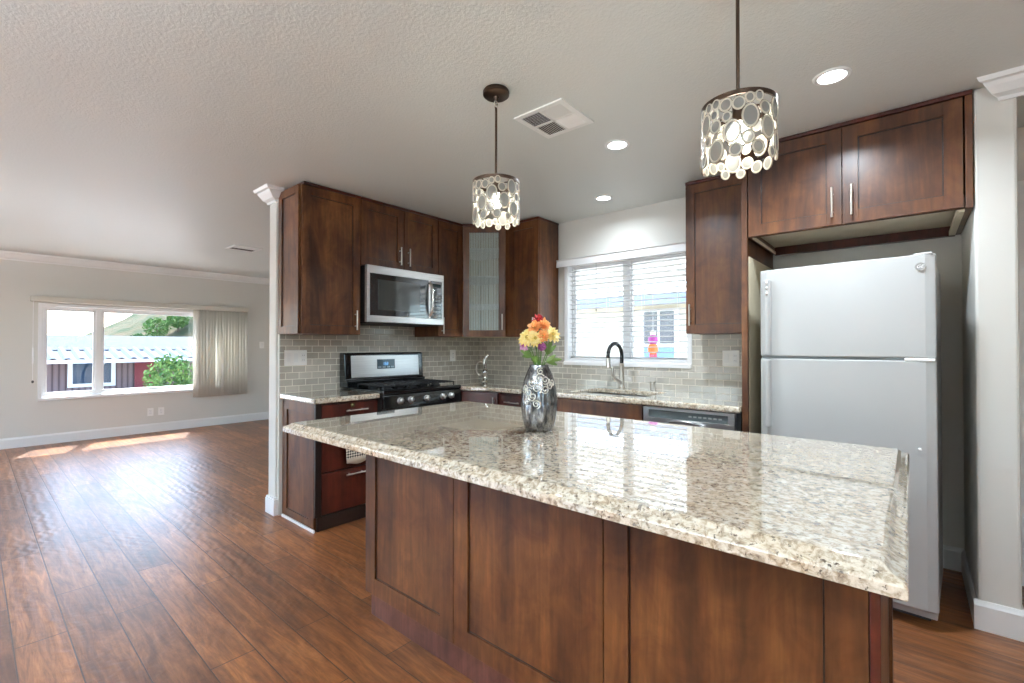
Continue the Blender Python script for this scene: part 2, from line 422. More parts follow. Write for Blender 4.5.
def baseboard(name, runs, h=0.13, t=0.014):
    mb = MB()
    for (p, q, n) in runs:
        p, q, n = Vector((*p, 0)), Vector((*q, 0)), Vector((*n, 0)); u = (q-p)
        L = u.length; u.normalize()
        prof = [(0, 0), (t, 0), (t, h-0.022), (t*0.65, h-0.012), (t*0.35, h), (0, h)]
        lo = [mb.v(p + n*a + Z*b_) for a, b_ in prof]; hi = [mb.v(q + n*a + Z*b_) for a, b_ in prof]
        for k in range(len(prof)): mb.face([lo[k], lo[(k+1) % 6], hi[(k+1) % 6], hi[k]])
        mb.face(lo[::-1]); mb.face(hi)
    return struct(mb.build(name, M['white_paint']))
baseboard('baseboard_west', [((XW, YS), (XW, YN), (1, 0))])
baseboard('baseboard_north', [((XW, YN), (XR-0.15, YN), (0, -1)), ((-0.717, YN), (0.225, YN), (0, -1)), ((0.362, YN), (0.40, YN), (0, -1))])
baseboard('baseboard_alcove', [((0.225, 2.9655), (0.225, YN), (-1, 0)), ((0.211, 2.965), (0.376, 2.965), (0, -1)), ((0.362, 2.9655), (0.362, YN), (1, 0))])
mb = MB(); xa, xb = XR-0.15, XR-0.025
for (x0, x1, y0, y1, z0, z1) in ((xa-0.016, xb+0.016, 1.484, 1.56, 0, 0.115), (xa-0.012, xb+0.012, 1.488, 1.558, 0.115, 0.13)): mb.box(x0, x1, y0, y1, z0, z1)
struct(mb.build('baseboard_partition', M['white_paint'], bevel=0.005))
baseboard('baseboard_south', [((XW, YS), (XE, YS), (0, 1))])

# ---- windows
def window(name, axis, w0, w1, z0, z1, cin, sgn, mulls, sill=True, t=0.035, q=0.028):
    """frame in the outer part of the wall; cin = inner face coordinate, sgn points outwards"""
    root = bpy.data.objects.new(name, None); COL.objects.link(root); root['kind'] = 'structure'
    def B(mb, a0, a1, d0, d1, zz0, zz1):
        c0, c1 = cin + sgn*d0, cin + sgn*d1
        if axis == 'X': mb.box(c0, c1, a0, a1, zz0, zz1)
        else: mb.box(a0, a1, c0, c1, zz0, zz1)
    f = MB()
    B(f, w0, w1, 0.06, 0.12, z0, z0+t); B(f, w0, w1, 0.06, 0.12, z1-t, z1)
    B(f, w0, w0+t, 0.06, 0.12, z0+t, z1-t); B(f, w1-t, w1, 0.06, 0.12, z0+t, z1-t)
    for m_ in mulls: B(f, m_-0.03, m_+0.03, 0.06, 0.12, z0+t, z1-t)
    fr = f.build('window_frame', M['vinyl'], root, bevel=0.004)
    edges = [w0] + list(mulls) + [w1]
    for a, b_ in zip(edges, edges[1:]):
        s = MB(); a_, c_ = a+(0.03 if a != w0 else t), b_-(0.03 if b_ != w1 else t)
        B(s, a_, c_, 0.075, 0.105, z0+t, z0+t+q); B(s, a_, c_, 0.075, 0.105, z1-t-q, z1-t)
        B(s, a_, a_+q, 0.075, 0.105, z0+t+q, z1-t-q); B(s, c_-q, c_, 0.075, 0.105, z0+t+q, z1-t-q)
        sa = s.build('window_sash', M['vinyl'], root, bevel=0.002)
        g = MB(); B(g, a_+q*0.6, c_-q*0.6, 0.088, 0.092, z0+t+q*0.6, z1-t-q*0.6); g.build('window_pane', M['pane'], root)
    c = MB(); k = 0.028
    B(c, w0-k, w0+0.012, -0.014, 0.06, z0-k, z1+k); B(c, w1-0.012, w1+k, -0.014, 0.06, z0-k, z1+k)
    B(c, w0+0.012, w1-0.012, -0.014, 0.06, z1-0.012, z1+k); B(c, w0+0.012, w1-0.012, -0.014, 0.06, z0-k, z0+0.012)
    c.build('window_casing', M['vinyl'], root, bevel=0.004)
    if sill:
        s = MB(); B(s, w0-k, w1+k, -0.03, -0.012, z0-0.035, z0+0.0); s.build('window_sill', M['vinyl'], root, bevel=0.004)
    return root
window('window_1', 'X', LW[0], LW[1], LW[2], LW[3], XW, -1, [1.17, 2.44])
window('window_2', 'Y', KW[0], KW[1], KW[2], KW[3], YN, 1, [-1.865], t=0.024, q=0.016)
window('window_3', 'X', SW[0], SW[1], SW[2], SW[3], XW, -1, [-1.2])
window('window_4', 'Y', BW[0], BW[1], BW[2], BW[3], YS, -1, [-5.27, -3.93])
window('window_5', 'X', -1.9, 0.2, 0.9, 2.05, XE, 1, [-0.85])  # unseen east window, added to let in more daylight

# ---- door beside the pillar
dr = bpy.data.objects.new('door_1', None); COL.objects.link(dr); dr['kind'] = 'structure'
mb = MB()
mb.box(DR[0]-0.06, DR[0]+0.012, YN-0.016, YN+0.12, 0, DR[3]+0.06); mb.box(DR[1]-0.012, DR[1]+0.06, YN-0.016, YN+0.12, 0, DR[3]+0.06)
mb.box(DR[0]+0.012, DR[1]-0.012, YN-0.016, YN+0.12, DR[3]-0.012, DR[3]+0.06); mb.build('door_frame', M['white_paint'], dr, bevel=0.004)
mb = MB(); mb.box(DR[0]+0.018, DR[1]-0.018, YN+0.01, YN+0.045, 0.02, DR[3]-0.02); mb.build('door_panel', M['white_paint'], dr, bevel=0.003)
for z in (0.30, 1.05, 1.84):
    MB().cyl((DR[0]+0.02, YN+0.002, z-0.045), (DR[0]+0.02, YN+0.002, z+0.045), 0.008, 10).build('hinge', M['nickel'], dr)
MB().ball((DR[1]-0.08, YN-0.04, 1.0), 0.028).cyl((DR[1]-0.08, YN+0.01, 1.0), (DR[1]-0.08, YN-0.03, 1.0), 0.012).build('door_knob', M['nickel'], dr, smooth=True)

# ---- tile backsplashes
struct(MB().box(XR, XR+0.008, 1.518, YN, 0.90, 1.90).build('wall_tile_range', M['tile_y']))
mb = MB()
mb.box(XR+0.008, KW[0]-0.028, YN-0.008, YN, 0.90, 1.362); mb.box(KW[0]-0.028, KW[1]+0.028, YN-0.008, YN, 0.90, KW[2]-0.034)
mb.box(KW[1]+0.028, -0.757, YN-0.008, YN, 0.90, 1.40); struct(mb.build('wall_tile_sink', M['tile_x']))

# ================================================================== CABINET KIT
def shaker(mb, o, u, n, w, h, t=0.02, st=0.062, rec=0.009, v=Z):
    """frame-and-panel leaf: o lower corner, u across, v up, n outward"""
    O = lambda a, b: mb.obox(o, u, v, n, a, b)
    O((0, 0, 0), (st, h, t)); O((w-st, 0, 0), (w, h, t))
    O((st, 0, 0), (w-st, st, t)); O((st, h-st, 0), (w-st, h, t))
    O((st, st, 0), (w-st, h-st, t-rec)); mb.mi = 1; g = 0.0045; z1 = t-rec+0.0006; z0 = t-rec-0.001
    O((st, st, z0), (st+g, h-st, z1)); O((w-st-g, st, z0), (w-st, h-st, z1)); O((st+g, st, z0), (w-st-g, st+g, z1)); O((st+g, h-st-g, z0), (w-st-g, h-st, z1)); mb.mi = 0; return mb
def leaf(name, o, u, n, w, h, parent, mat=None, st=0.062, t=0.02, off=(0, 0, 0)):
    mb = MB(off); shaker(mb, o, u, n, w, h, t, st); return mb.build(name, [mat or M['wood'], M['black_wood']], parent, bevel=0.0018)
def slab(name, o, u, n, w, h, parent, mat=None, t=0.02, off=(0, 0, 0)):
    mb = MB(off); mb.obox(o, u, Z, n, (0, 0, 0), (w, h, t)); return mb.build(name, mat or M['wood'], parent, bevel=0.002)
def pull(o, axis, n, L, parent, off=(0, 0, 0), r=0.0055, name='handle'):
    """bar pull centred at o on the face"""
    o, a, n = Vector(o), Vector(axis), Vector(n); mb = MB(off)
    mb.tube([o - a*L/2 + n*0.03, o + a*L/2 + n*0.03], r, 10)
    for k in (-0.3, 0.3): mb.tube([o + a*L*k, o + a*L*k + n*0.03], r*0.85, 8)
    return mb.build(name, M['nickel'], parent, smooth=True)

# ---- uppers on the range wall, fronts at x = -3.245
XU = -3.245
def upper_x(label, y0, y1, z0, doors, endpanel=False, open_left=False):
    off = (XR+0.01, (y0+y1)/2, z0)
    t = thing('upper_cabinet', label, 'cabinet', off, group='dark shaker upper cabinets')
    MB(off).box(XR+0.010, XU-0.020, y0, y1, z0, H-0.005).build('cabinet_body', M['wood'], t, bevel=0.001)
    MB(off).box(XR+0.010, XU+0.008, y0-(0.006 if endpanel else 0), y1, H-0.024, H-0.004).build('top_molding', M['wood_dark'], t, bevel=0.003)
    for (a, b_, hside, hz) in doors:
        d = leaf('door', (XU-0.020, a+0.0015, z0+0.002), Y, X, (b_-a)-0.003, H-0.028-z0, t, off=off)
        hy = b_-0.045 if hside > 0 else a+0.04
        pull((XU, hy, hz), Z, X, 0.15, d, off)
    if endpanel:
        leaf('end_panel', (XR+0.012, y0-0.016, z0+0.002), X, -Y, XU-0.022-XR-0.012, H-0.028-z0, t, st=0.055, t=0.006+0.01, off=off)
    return t
upper_x('tall upper cabinet at the left end of the range wall, beside the white post', 1.531, 1.977, 1.357, [(1.515, 1.977, 1, 1.468)], True)
upper_x('short two-door upper cabinet directly above the microwave', 1.981, 2.759, 1.905, [(1.981, 2.384, 1, 2.02), (2.388, 2.759, -1, 2.02)])
upper_x('narrow upper cabinet between the microwave and the glass-door corner cabinet', 2.763, 3.066, 1.357, [(2.763, 3.066, -1, 1.455)])
# ---- diagonal corner cabinet with reeded glass
off = (-3.35, 3.42, 1.357)
t = thing('corner_cabinet', 'diagonal corner upper cabinet with a ribbed glass door', 'cabinet', off)
A, B_ = Vector((XU, 3.07, 0)), Vector((-2.93, 3.325, 0))
u = (B_-A).normalized(); n = Vector((u.y, -u.x, 0)); Ld = (B_-A).length; n_in = -n
zb, zt = 1.357, H-0.005
mb = MB(off); th = 0.016
def slabpoly(mb, poly, z0, z1): mb.prism(poly, Z, z0, z1, (X, Y))
P5 = [(XR+0.010, 3.07), (XU-0.02, 3.07), (XU-0.012, 3.075), (-2.935, 3.333), (-2.93, 3.345), (-2.93, YN-0.010), (XR+0.010, YN-0.010)]
slabpoly(mb, P5, zb, zb+th); slabpoly(mb, P5, zt-th, zt)
mb.box(XR+0.010, XU-0.02, 3.07, 3.07+th, zb+th, zt-th); mb.box(-2.93-th, -2.93, 3.345, YN-0.010, zb+th, zt-th)
mb.box(XR+0.010, XR+0.018, 3.07+th, YN-0.010, zb+th, zt-th); mb.box(XR+0.018, -2.93-th, YN-0.018, YN-0.010, zb+th, zt-th)
mb.build('cabinet_body', M['wood_in'], t)
for zz in (1.66, 1.93, 2.20):
    mb = MB(off); slabpoly(mb, [(XR+0.02, 3.09), (XU-0.03, 3.09), (-2.955, 3.36), (-2.955, YN-0.02), (XR+0.02, YN-0.02)], zz, zz+0.016)
    mb.build('shelf', M['white_paint'], t)
dlo = A + n*0.0 + Z*(zb+0.002); st = 0.062; dh = H-0.028-zb
mb = MB(off)
for a, b_ in (((0, 0, 0), (st, dh, .02)), ((Ld-st, 0, 0), (Ld, dh, .02)), ((st, 0, 0), (Ld-st, st, .02)), ((st, dh-st, 0), (Ld-st, dh, .02))):
    mb.obox(dlo, u, Z, n, a, b_)
d = mb.build('door', M['wood'], t, bevel=0.0018)
mb = MB(off); nr = 26; gw = (Ld-2*st+0.01)/nr; g0 = dlo + u*(st-0.005) + Z*(st-0.005) + n*0.006
for i in range(nr):
    seg = 5
    front = [(i*gw + gw*k/seg, 0.003 + 0.003*math.sin(PI*k/seg)) for k in range(seg+1)]
    lo = [mb.v(g0 + u*a + n*b_) for a, b_ in front]; hi = [mb.v(g0 + u*a + n*b_ + Z*(dh-2*st+0.01)) for a, b_ in front]
    for k in range(seg): mb.face([lo[k], lo[k+1], hi[k+1], hi[k]])
mb.obox(g0, u, Z, n, (0, 0, 0), (nr*gw, dh-2*st+0.01, 0.001))
mb.build('glass_pane', M['reeded'], d, smooth=True)
pull(dlo + u*(Ld-0.03) + n*0.02 + Z*0.14, Z, n, 0.15, d, off)
MB(off).obox(A+Z*(H-0.024), u, Z, n, (-0.004, 0, -0.01), (Ld+0.004, 0.02, 0.028)).build('top_molding', M['wood_dark'], t, bevel=0.003)
# ---- uppers on the window wall, fronts at y = 3.325
YU = 3.325
def upper_y(label, x0, x1, z0, yf, doors, yb=YN-0.010, hz=None, name='upper_cabinet', grp='dark shaker upper cabinets', end=False):
    off = ((x0+x1)/2, yb, z0)
    t = thing(name, label, 'cabinet', off, group=grp)
    MB(off).box(x0, x1, yf+0.020, yb, z0, H-0.005).build('cabinet_body', M['wood'], t, bevel=0.001)
    MB(off).box(x0-(0.0 if not end else 0), x1+(0.006 if end else 0), yf-0.008, yb, H-0.024, H-0.004).build('top_molding', M['wood_dark'], t, bevel=0.003)
    for (a, b_, hside, hz) in doors:
        d = leaf('door', (a+0.0015, yf+0.020, z0+0.002), X, -Y, (b_-a)-0.003, H-0.028-z0, t, off=off)
        hx = b_-0.042 if hside > 0 else a+0.035
        pull((hx, yf, hz), Z, -Y, 0.15, d, off)
    return t
upper_y('upper cabinet with a plain end panel, left of the sink window', -2.926, -2.535, 1.357, YU, [(-2.895, -2.537, 1, 1.455)], end=True)
MB((-2.73, YN-0.01, 1.357)).box(-2.934, -2.8945, YU+0.001, YU+0.0195, 1.359, H-0.026).build('filler_stile', M['wood'], bpy.data.objects['upper_cabinet.003'], bevel=0.001).location = Vector((-2.73, 0, 0)) - Vector(((-2.926-2.535)/2, 0, 0))
upper_y('upper cabinet hung between the sink window and the tall fridge panel', -1.215, -0.757, 1.357, YU, [(-1.215, -0.757, -1, 1.49)])
# tall side panel
off = (-0.737, 3.3, 0)
t = thing('tall_panel', 'full-height dark wood panel on the left side of the refrigerator', 'panel', off)
MB(off).box(-0.755, -0.722, 2.965, YN-0.010, 0.0, H-0.005).build('panel', M['wood'], t, bevel=0.0015)
MB(off).box(-0.722, -0.719, 2.99, YN-0.012, 0.10, 1.80).build('painted_lining', M['wall_beige'], t)
# fridge cabinet
off = (-0.25, YN-0.01, 1.905); YF = 2.955; zf = 1.905
t = thing('fridge_cabinet', 'wide two-door cabinet high above the white refrigerator', 'cabinet', off)
mb = MB(off)
mb.box(-0.717, -0.702, YF+0.022, YN-0.012, zf, H-0.005); mb.box(0.197, 0.222, YF+0.004, YN-0.012, zf-0.004, H-0.005)
mb.box(-0.702, 0.197, YF+0.022, YN-0.012, H-0.02, H-0.005); mb.box(-0.702, 0.197, YF+0.022, YF+0.038, zf, zf+0.06)
mb.build('cabinet_body', M['wood'], t)
MB(off).box(-0.702, 0.197, YF+0.038, YN-0.055, zf+0.042, zf+0.056).build('bottom_panel', M['wood_in'], t)
MB(off).box(-0.702, 0.197, YN-0.050, YN-0.012, zf-0.012, zf+0.045).build('back_rail', M['wood_dark'], t)
MB(off).box(0.170, 0.196, YF+0.04, YN-0.06, zf-0.012, zf+0.012).build('side_cleat', M['wood_in'], t)
MB(off).box(-0.701, -0.695, YF+0.04, YN-0.06, zf-0.006, zf+0.012).build('side_cleat', M['wood_in'], t)
MB(off).box(-0.717, 0.223, YF-0.008, YN-0.012, H-0.024, H-0.004).build('top_molding', M['wood_dark'], t, bevel=0.003)
for a, b_, s in ((-0.713, -0.266, 1), (-0.263, 0.190, -1)):
    d = leaf('door', (a, YF+0.020, zf+0.002), X, -Y, b_-a, H-0.030-zf, t, st=0.066, off=off)
    pull((b_-0.04 if s > 0 else a+0.04, YF, 2.022), Z, -Y, 0.155, d, off, r=0.006)

# ================================================================== BASE CABINETS
XB = -3.075; ZC = 0.872
# drawer base at the left end
off = (-3.32, 1.78, 0)
t = thing('drawer_cabinet', 'three-drawer base cabinet at the left end beside the white post', 'cabinet', off)
mb = MB(off); mb.box(XR+0.010, XB-0.022, 1.553, 2.022, 0.10, ZC); mb.build('cabinet_body', M['wood_dark'], t)
MB(off).box(XR+0.010, XB-0.002, 1.553, 2.022, 0.0, 0.098).build('toe_kick', M['black_wood'], t, bevel=0.002)
MB(off).box(XB-0.022, XB-0.001, 1.536, 1.578, 0.098, ZC).build('front_stile', M['black_wood'], t, bevel=0.0015)
leaf('end_panel', (XR+0.012, 1.553, 0.0), X, -Y, XB-0.024-XR-0.012, ZC, t, st=0.07, t=0.017, off=off)
for z0, z1, hz in ((0.755, 0.862, 0.808), (0.40, 0.747, 0.634), (0.105, 0.388, 0.352)):
    d = slab('drawer', (XB-0.022, 1.581, z0), Y, X, 2.020-1.581, z1-z0, t, M['wood_dark'], t=0.022, off=off)
    pull((XB, 1.835, hz), Y, X, 0.17, d, off)
MB(off).ball((XB+0.022, 1.80, 0.845), 0.016).cyl((XB, 1.80, 0.845), (XB+0.012, 1.80, 0.845), 0.006).build('glass_knob', plain('green_gold_knob', s2l(120, 112, 70), 0.15, 0.6), t, smooth=True)
MB((-3.33, 1.528, 0)).box(XR+0.03, XB+0.002, 1.522, 1.535, 0.0, 0.02).build('shoe_molding', M['white_paint'], t, bevel=0.004).location = Vector((-3.33, 1.528, 0)) - Vector(off)
# towel on the middle drawer pull
mb = MB((-3.04, 1.83, 0.634))
seg = 10; W2 = 0.088
pts = [(XB+0.024, 0.55), (XB+0.0235, 0.62), (XB+0.025, 0.642), (XB+0.034, 0.646), (XB+0.041, 0.638), (XB+0.041, 0.60), (XB+0.043, 0.54), (XB+0.043, 0.48), (XB+0.042, 0.43)]
rows = []
for px_, pz in pts:
    rows.append([(px_ + 0.0015*math.sin(k*1.3), 1.83 - W2 + 2*W2*k/seg + (0.004*math.sin(pz*20)), pz + (0.008*math.cos(k/seg*PI*2) if pz < 0.45 else 0)) for k in range(seg+1)])
for s_, dx in ((0, 0),):
    vs = [[mb.v(p) for p in r] for r in rows]
    for a, b_ in zip(vs, vs[1:]):
        for k in range(seg): mb.face([a[k], a[k+1], b_[k+1], b_[k]])
m, nt, b = new_mat('patterned_dish_towel')
v = pos(nt); g = nod(nt, 'ShaderNodeSeparateXYZ'); nt.links.new(v, g.inputs[0])
ck = nod(nt, 'ShaderNodeTexChecker'); ck.inputs['Scale'].default_value = 75; nt.links.new(pos(nt, (0.01, 1, 1), rot=(0.785, 0, 0)), ck.inputs['Vector'])
ck.inputs[1].default_value = s2l(222, 214, 196); ck.inputs[2].default_value = s2l(62, 56, 52)
mr = nod(nt, 'ShaderNodeMapRange'); nt.links.new(g.outputs[2], mr.inputs[0])
band = ramp(nt, g.outputs[2], [(0.468, rgb(0, 0, 0)), (0.47, rgb(1, 1, 1)), (0.535, rgb(1, 1, 1)), (0.537, rgb(0, 0, 0))])
c = mixc(nt, band, s2l(216, 208, 190), ck.outputs[0]); nt.links.new(c, b.inputs['Base Color']); setin(b, Roughness=0.9)
o = mb.build('dish_towel', m, smooth=True); so_ = o.modifiers.new('thick', 'SOLIDIFY'); so_.thickness = 0.003
tag(o, 'cream dish towel with a dark woven pattern hanging on a drawer pull', 'towel')

# corner base (diagonal) to the right of the range
off = (-3.2, 3.2, 0)
t = thing('corner_base_cabinet', 'corner base cabinet under the countertop right of the black range', 'cabinet', off)
body = [(XR+0.010, 2.84), (-3.0, 2.84), (-2.69, 2.965), (-2.66, 2.965), (-2.66, YN-0.010), (XR+0.010, YN-0.010)]
mb = MB(off); mb.prism(body, Z, 0.10, ZC, (X, Y)); mb.build('cabinet_body', M['wood_dark'], t)
mb = MB(off); mb.prism([(XR+0.010, 2.84), (-3.06, 2.84), (-2.75, 3.02), (-2.66, 3.02), (-2.66, YN-0.010), (XR+0.010, YN-0.010)], Z, 0.0, 0.098, (X, Y)); mb.build('toe_kick', M['black_wood'], t)
A = Vector((-3.0, 2.842, 0.105)); B_ = Vector((-2.69, 2.965, 0.105)); u = (B_-A).normalized(); n = Vector((u.y, -u.x, 0))
d = leaf('door', A + n*0.001, u, n, (B_-A).length-0.004, ZC-0.115, t, M['wood_dark'], off=off)
pull(B_ - u*0.035 + n*0.022 + Z*0.66, Z, n, 0.13, d, off)
# drawer + door base left of sink
YB = 2.950
off = (-2.36, 3.3, 0)
t = thing('base_cabinet', 'dark base cabinet with a top drawer between corner and sink front', 'cabinet', off)
MB(off).box(-2.657, -2.075, YB+0.022, YN-0.010, 0.10, ZC).build('cabinet_body', M['wood_dark'], t)
MB(off).box(-2.657, -2.075, YB+0.07, YN-0.010, 0.0, 0.098).build('toe_kick', M['black_wood'], t)
for x0, x1 in ((-2.652, -2.372), (-2.366, -2.078)):
    d = slab('drawer', (x0, YB+0.021, 0.72), X, -Y, x1-x0, 0.143, t, M['wood_dark'], off=off)
    pull(((x0+x1)/2, YB, 0.80), X, -Y, 0.16, d, off)
    d = leaf('door', (x0, YB+0.021, 0.105), X, -Y, x1-x0, 0.608, t, M['wood_dark'], off=off)
    pull((x1-0.04, YB, 0.60), Z, -Y, 0.13, d, off)
# sink base
off = (-1.72, 3.3, 0)
t = thing('sink_cabinet', 'base cabinet with a plain false front below the sink', 'cabinet', off)
mb = MB(off); mb.box(-2.072, -2.056, YB+0.022, YN-0.010, 0.10, ZC); mb.box(-1.386, -1.370, YB+0.022, YN-0.010, 0.10, ZC)
mb.box(-2.056, -1.386, YB+0.022, YN-0.010, 0.10, 0.118); mb.box(-2.056, -1.386, YB+0.022, YB+0.038, 0.118, 0.16); mb.box(-2.056, -1.386, YB+0.022, YB+0.038, 0.83, ZC)
mb.build('cabinet_body', M['wood_dark'], t)
MB(off).box(-2.072, -1.370, YB+0.07, YN-0.010, 0.0, 0.098).build('toe_kick', M['black_wood'], t)
slab('false_front', (-2.070, YB+0.021, 0.72), X, -Y, 0.698, 0.149, t, M['wood'], off=off)
for x0, x1, hx in ((-2.070, -1.724, -1.76), (-1.720, -1.372, -1.68)):
    d = leaf('door', (x0, YB+0.021, 0.105), X, -Y, x1-x0, 0.608, t, M['wood'], off=off); pull((hx, YB, 0.60), Z, -Y, 0.13, d, off)

# ---- dishwasher
off = (-1.07, 3.3, 0)
t = thing('dishwasher', 'stainless steel dishwasher under the counter beside the fridge panel', 'dishwasher', off)
MB(off).box(-1.362, -0.765, YB+0.03, YN-0.03, 0.02, ZC-0.004).build('tub_body', M['black_matte'], t)
mb = MB(off); mb.box(-1.360, -0.790, YB-0.005, YB+0.03, 0.10, 0.765); mb.build('door', M['steel'], t, bevel=0.004)
mb = MB(off)  # control strip frame around the recessed panel
mb.box(-1.360, -0.790, YB-0.012, YB+0.03, 0.852, 0.868); mb.box(-1.360, -0.790, YB-0.012, YB+0.03, 0.768, 0.802)
mb.box(-1.360, -1.322, YB-0.012, YB+0.03, 0.802, 0.852); mb.box(-0.826, -0.790, YB-0.012, YB+0.03, 0.802, 0.852)
cp = mb.build('control_panel', M['steel'], t, bevel=0.002)
MB(off).box(-1.322, -0.826, YB-0.006, YB+0.02, 0.802, 0.852).build('control_strip', plain('grey_control_strip', s2l(86, 92, 92), 0.3), cp)
for i in range(7): MB(off).box(-1.06+i*0.03, -1.042+i*0.03, YB-0.0085, YB-0.004, 0.822, 0.832).build('button', plain('button_grey', s2l(150, 150, 146), 0.4) if i == 0 else bpy.data.materials['button_grey'], cp)
MB(off).torus((-1.08, YB-0.03, 0.772), -Y, 0.05, 0.012, 28, 10, sx=2.2, sy=0.45).build('handle', M['steel'], t, smooth=True)
MB(off).box(-1.30, -0.83, YB+0.04, YB+0.06, 0.0, 0.10).build('toe_kick', M['black_matte'], t)

# ================================================================== COUNTERTOPS
def counter(name, cells, holes_z, label, off, top=0.915, thick=0.040, bev=0.011):
    """cells: list of polygons sharing vertices -> one slab"""
    mb = MB(off); vd = {}
    def gv(x, y, z):
        k = (round(x, 4), round(y, 4), z)
        if k not in vd: vd[k] = mb.v((x, y, z))
        return vd[k]
    for poly in cells:
        mb.face([gv(x, y, top) for x, y in poly]); mb.face([gv(x, y, top-thick) for x, y in reversed(poly)])
    edges = {}
    for poly in cells:
        for i in range(len(poly)):
            a, b_ = poly[i], poly[(i+1) % len(poly)]; a = (round(a[0], 4), round(a[1], 4)); b_ = (round(b_[0], 4), round(b_[1], 4))
            if (b_, a) in edges: del edges[(b_, a)]
            else: edges[(a, b_)] = 1
    for (a, b_) in edges: mb.face([gv(a[0], a[1], top), gv(a[0], a[1], top-thick), gv(b_[0], b_[1], top-thick), gv(b_[0], b_[1], top)])
    o = mb.build(name, M['granite'], bevel=bev, seg=3, angle=40); tag(o, label, 'countertop'); return o
counter('countertop', [[(XR+0.009, 1.512), (-3.045, 1.512), (-3.045, 2.026), (XR+0.009, 2.026)]], None,
        'short cream granite countertop left of the black range', (-3.3, 1.76, 0.875))
sx0, sx1, sy0, sy1 = -2.02, -1.42, 3.06, 3.46
yf = 2.925; yb = YN-0.009; xr = -0.757
counter('countertop', [
    [(XR+0.009, 2.829), (-3.045, 2.829), (-2.80, yf), (-2.80, sy0), (-2.80, sy1), (-2.80, yb), (XR+0.009, yb)],
    [(-2.80, yf), (sx0, yf), (sx0, sy0), (-2.80, sy0)], [(-2.80, sy0), (sx0, sy0), (sx0, sy1), (-2.80, sy1)], [(-2.80, sy1), (sx0, sy1), (sx0, yb), (-2.80, yb)],
    [(sx0, yf), (sx1, yf), (sx1, sy0), (sx0, sy0)], [(sx0, sy1), (sx1, sy1), (sx1, yb), (sx0, yb)],
    [(sx1, yf), (xr, yf), (xr, sy0), (sx1, sy0)], [(sx1, sy0), (xr, sy0), (xr, sy1), (sx1, sy1)], [(sx1, sy1), (xr, sy1), (xr, yb), (sx1, yb)]],
    None, 'L-shaped cream granite countertop running under the sink window', (-2.0, 3.3, 0.875))
# sink basin
mb = MB((-1.72, 3.26, 0.70)); z0, z1 = 0.70, 0.872; a = 0.002
mb.box(sx0-0.02, sx0, sy0-0.02, sy1+0.02, z0, z1); mb.box(sx1, sx1+0.02, sy0-0.02, sy1+0.02, z0, z1)
mb.box(sx0, sx1, sy0-0.02, sy0, z0, z1); mb.box(sx0, sx1, sy1, sy1+0.02, z0, z1); mb.box(sx0-0.02, sx1+0.02, sy0-0.02, sy1+0.02, z0-0.012, z0)
s_ = thing('sink', 'undermount steel sink set in the counter below the faucet', 'sink', (-1.72, 3.26, 0.70))
mb.build('basin', M['steel'], s_)
MB((-1.72, 3.26, 0.70)).cyl((-1.72, 3.26, 0.700), (-1.72, 3.26, 0.704), 0.045, 24).build('drain', M['chrome'], s_)

# ---- faucet (high arc, dark spout)
fx, fy = -1.822, 3.530
t = thing('faucet', 'tall gooseneck kitchen faucet with a dark arched spout', 'faucet', (fx, fy, 0.915)); off = (fx, fy, 0.915)
MB(off).lathe([(0.030, 0.0), (0.030, 0.008), (0.022, 0.014), (0.019, 0.03), (0.018, 0.19), (0.0195, 0.20), (0.0195, 0.21), (0.016, 0.214)], (fx, fy, 0.915), 20).build('body', M['nickel'], t, smooth=True)
arc = [(fx, fy, 1.125), (fx, fy, 1.16)]
R_ = 0.098; sdir = Vector((-0.10, -1.0, 0)).normalized()
for i in range(0, 19):
    a = PI*i/18*1.06
    arc.append(tuple(Vector((fx, fy, 1.19)) + sdir*(R_ - R_*math.cos(a)) + Z*(R_*1.02*math.sin(a))))
MB(off).tube(arc, 0.0155, 12).build('spout', plain('dark_gunmetal', s2l(58, 58, 58), 0.25, 0.9), t, smooth=True)
e = Vector(arc[-1]); dn = (e - Vector(arc[-2])).normalized()
MB(off).tube([e - dn*0.005, e + dn*0.05, e + dn*0.068, e + dn*0.072], [0.017, 0.021, 0.026, 0.024], 16).build('spray_head', M['nickel'], t, smooth=True)
hl = MB(off); hb = Vector((fx, fy-0.012, 0.965))
hl.tube([hb, hb+Vector((-0.03, -0.035, 0.03)), hb+Vector((-0.045, -0.058, 0.062)), hb+Vector((-0.045, -0.06, 0.13)), hb+Vector((-0.045, -0.06, 0.138))], [0.016, 0.013, 0.0125, 0.0105, 0.008], 12)
hl.build('handle_lever', M['nickel'], t, smooth=True)
# soap dispensers
for i, (dx, lab) in enumerate(((0.0, 'left of the two short chrome dispensers right of the faucet'), (0.035, 'right of the two short chrome dispensers right of the faucet'))):
    o = MB((-1.60+dx, 3.585, 0.915)).lathe([(0.012, 0), (0.012, 0.004), (0.008, 0.008), (0.008, 0.055), (0.010, 0.057), (0.010, 0.066), (0.006, 0.068)], (-1.60+dx, 3.585, 0.915), 16).build('soap_dispenser', M['nickel'], smooth=True)
    tag(o, lab, 'dispenser', 'short chrome dispensers behind the sink')
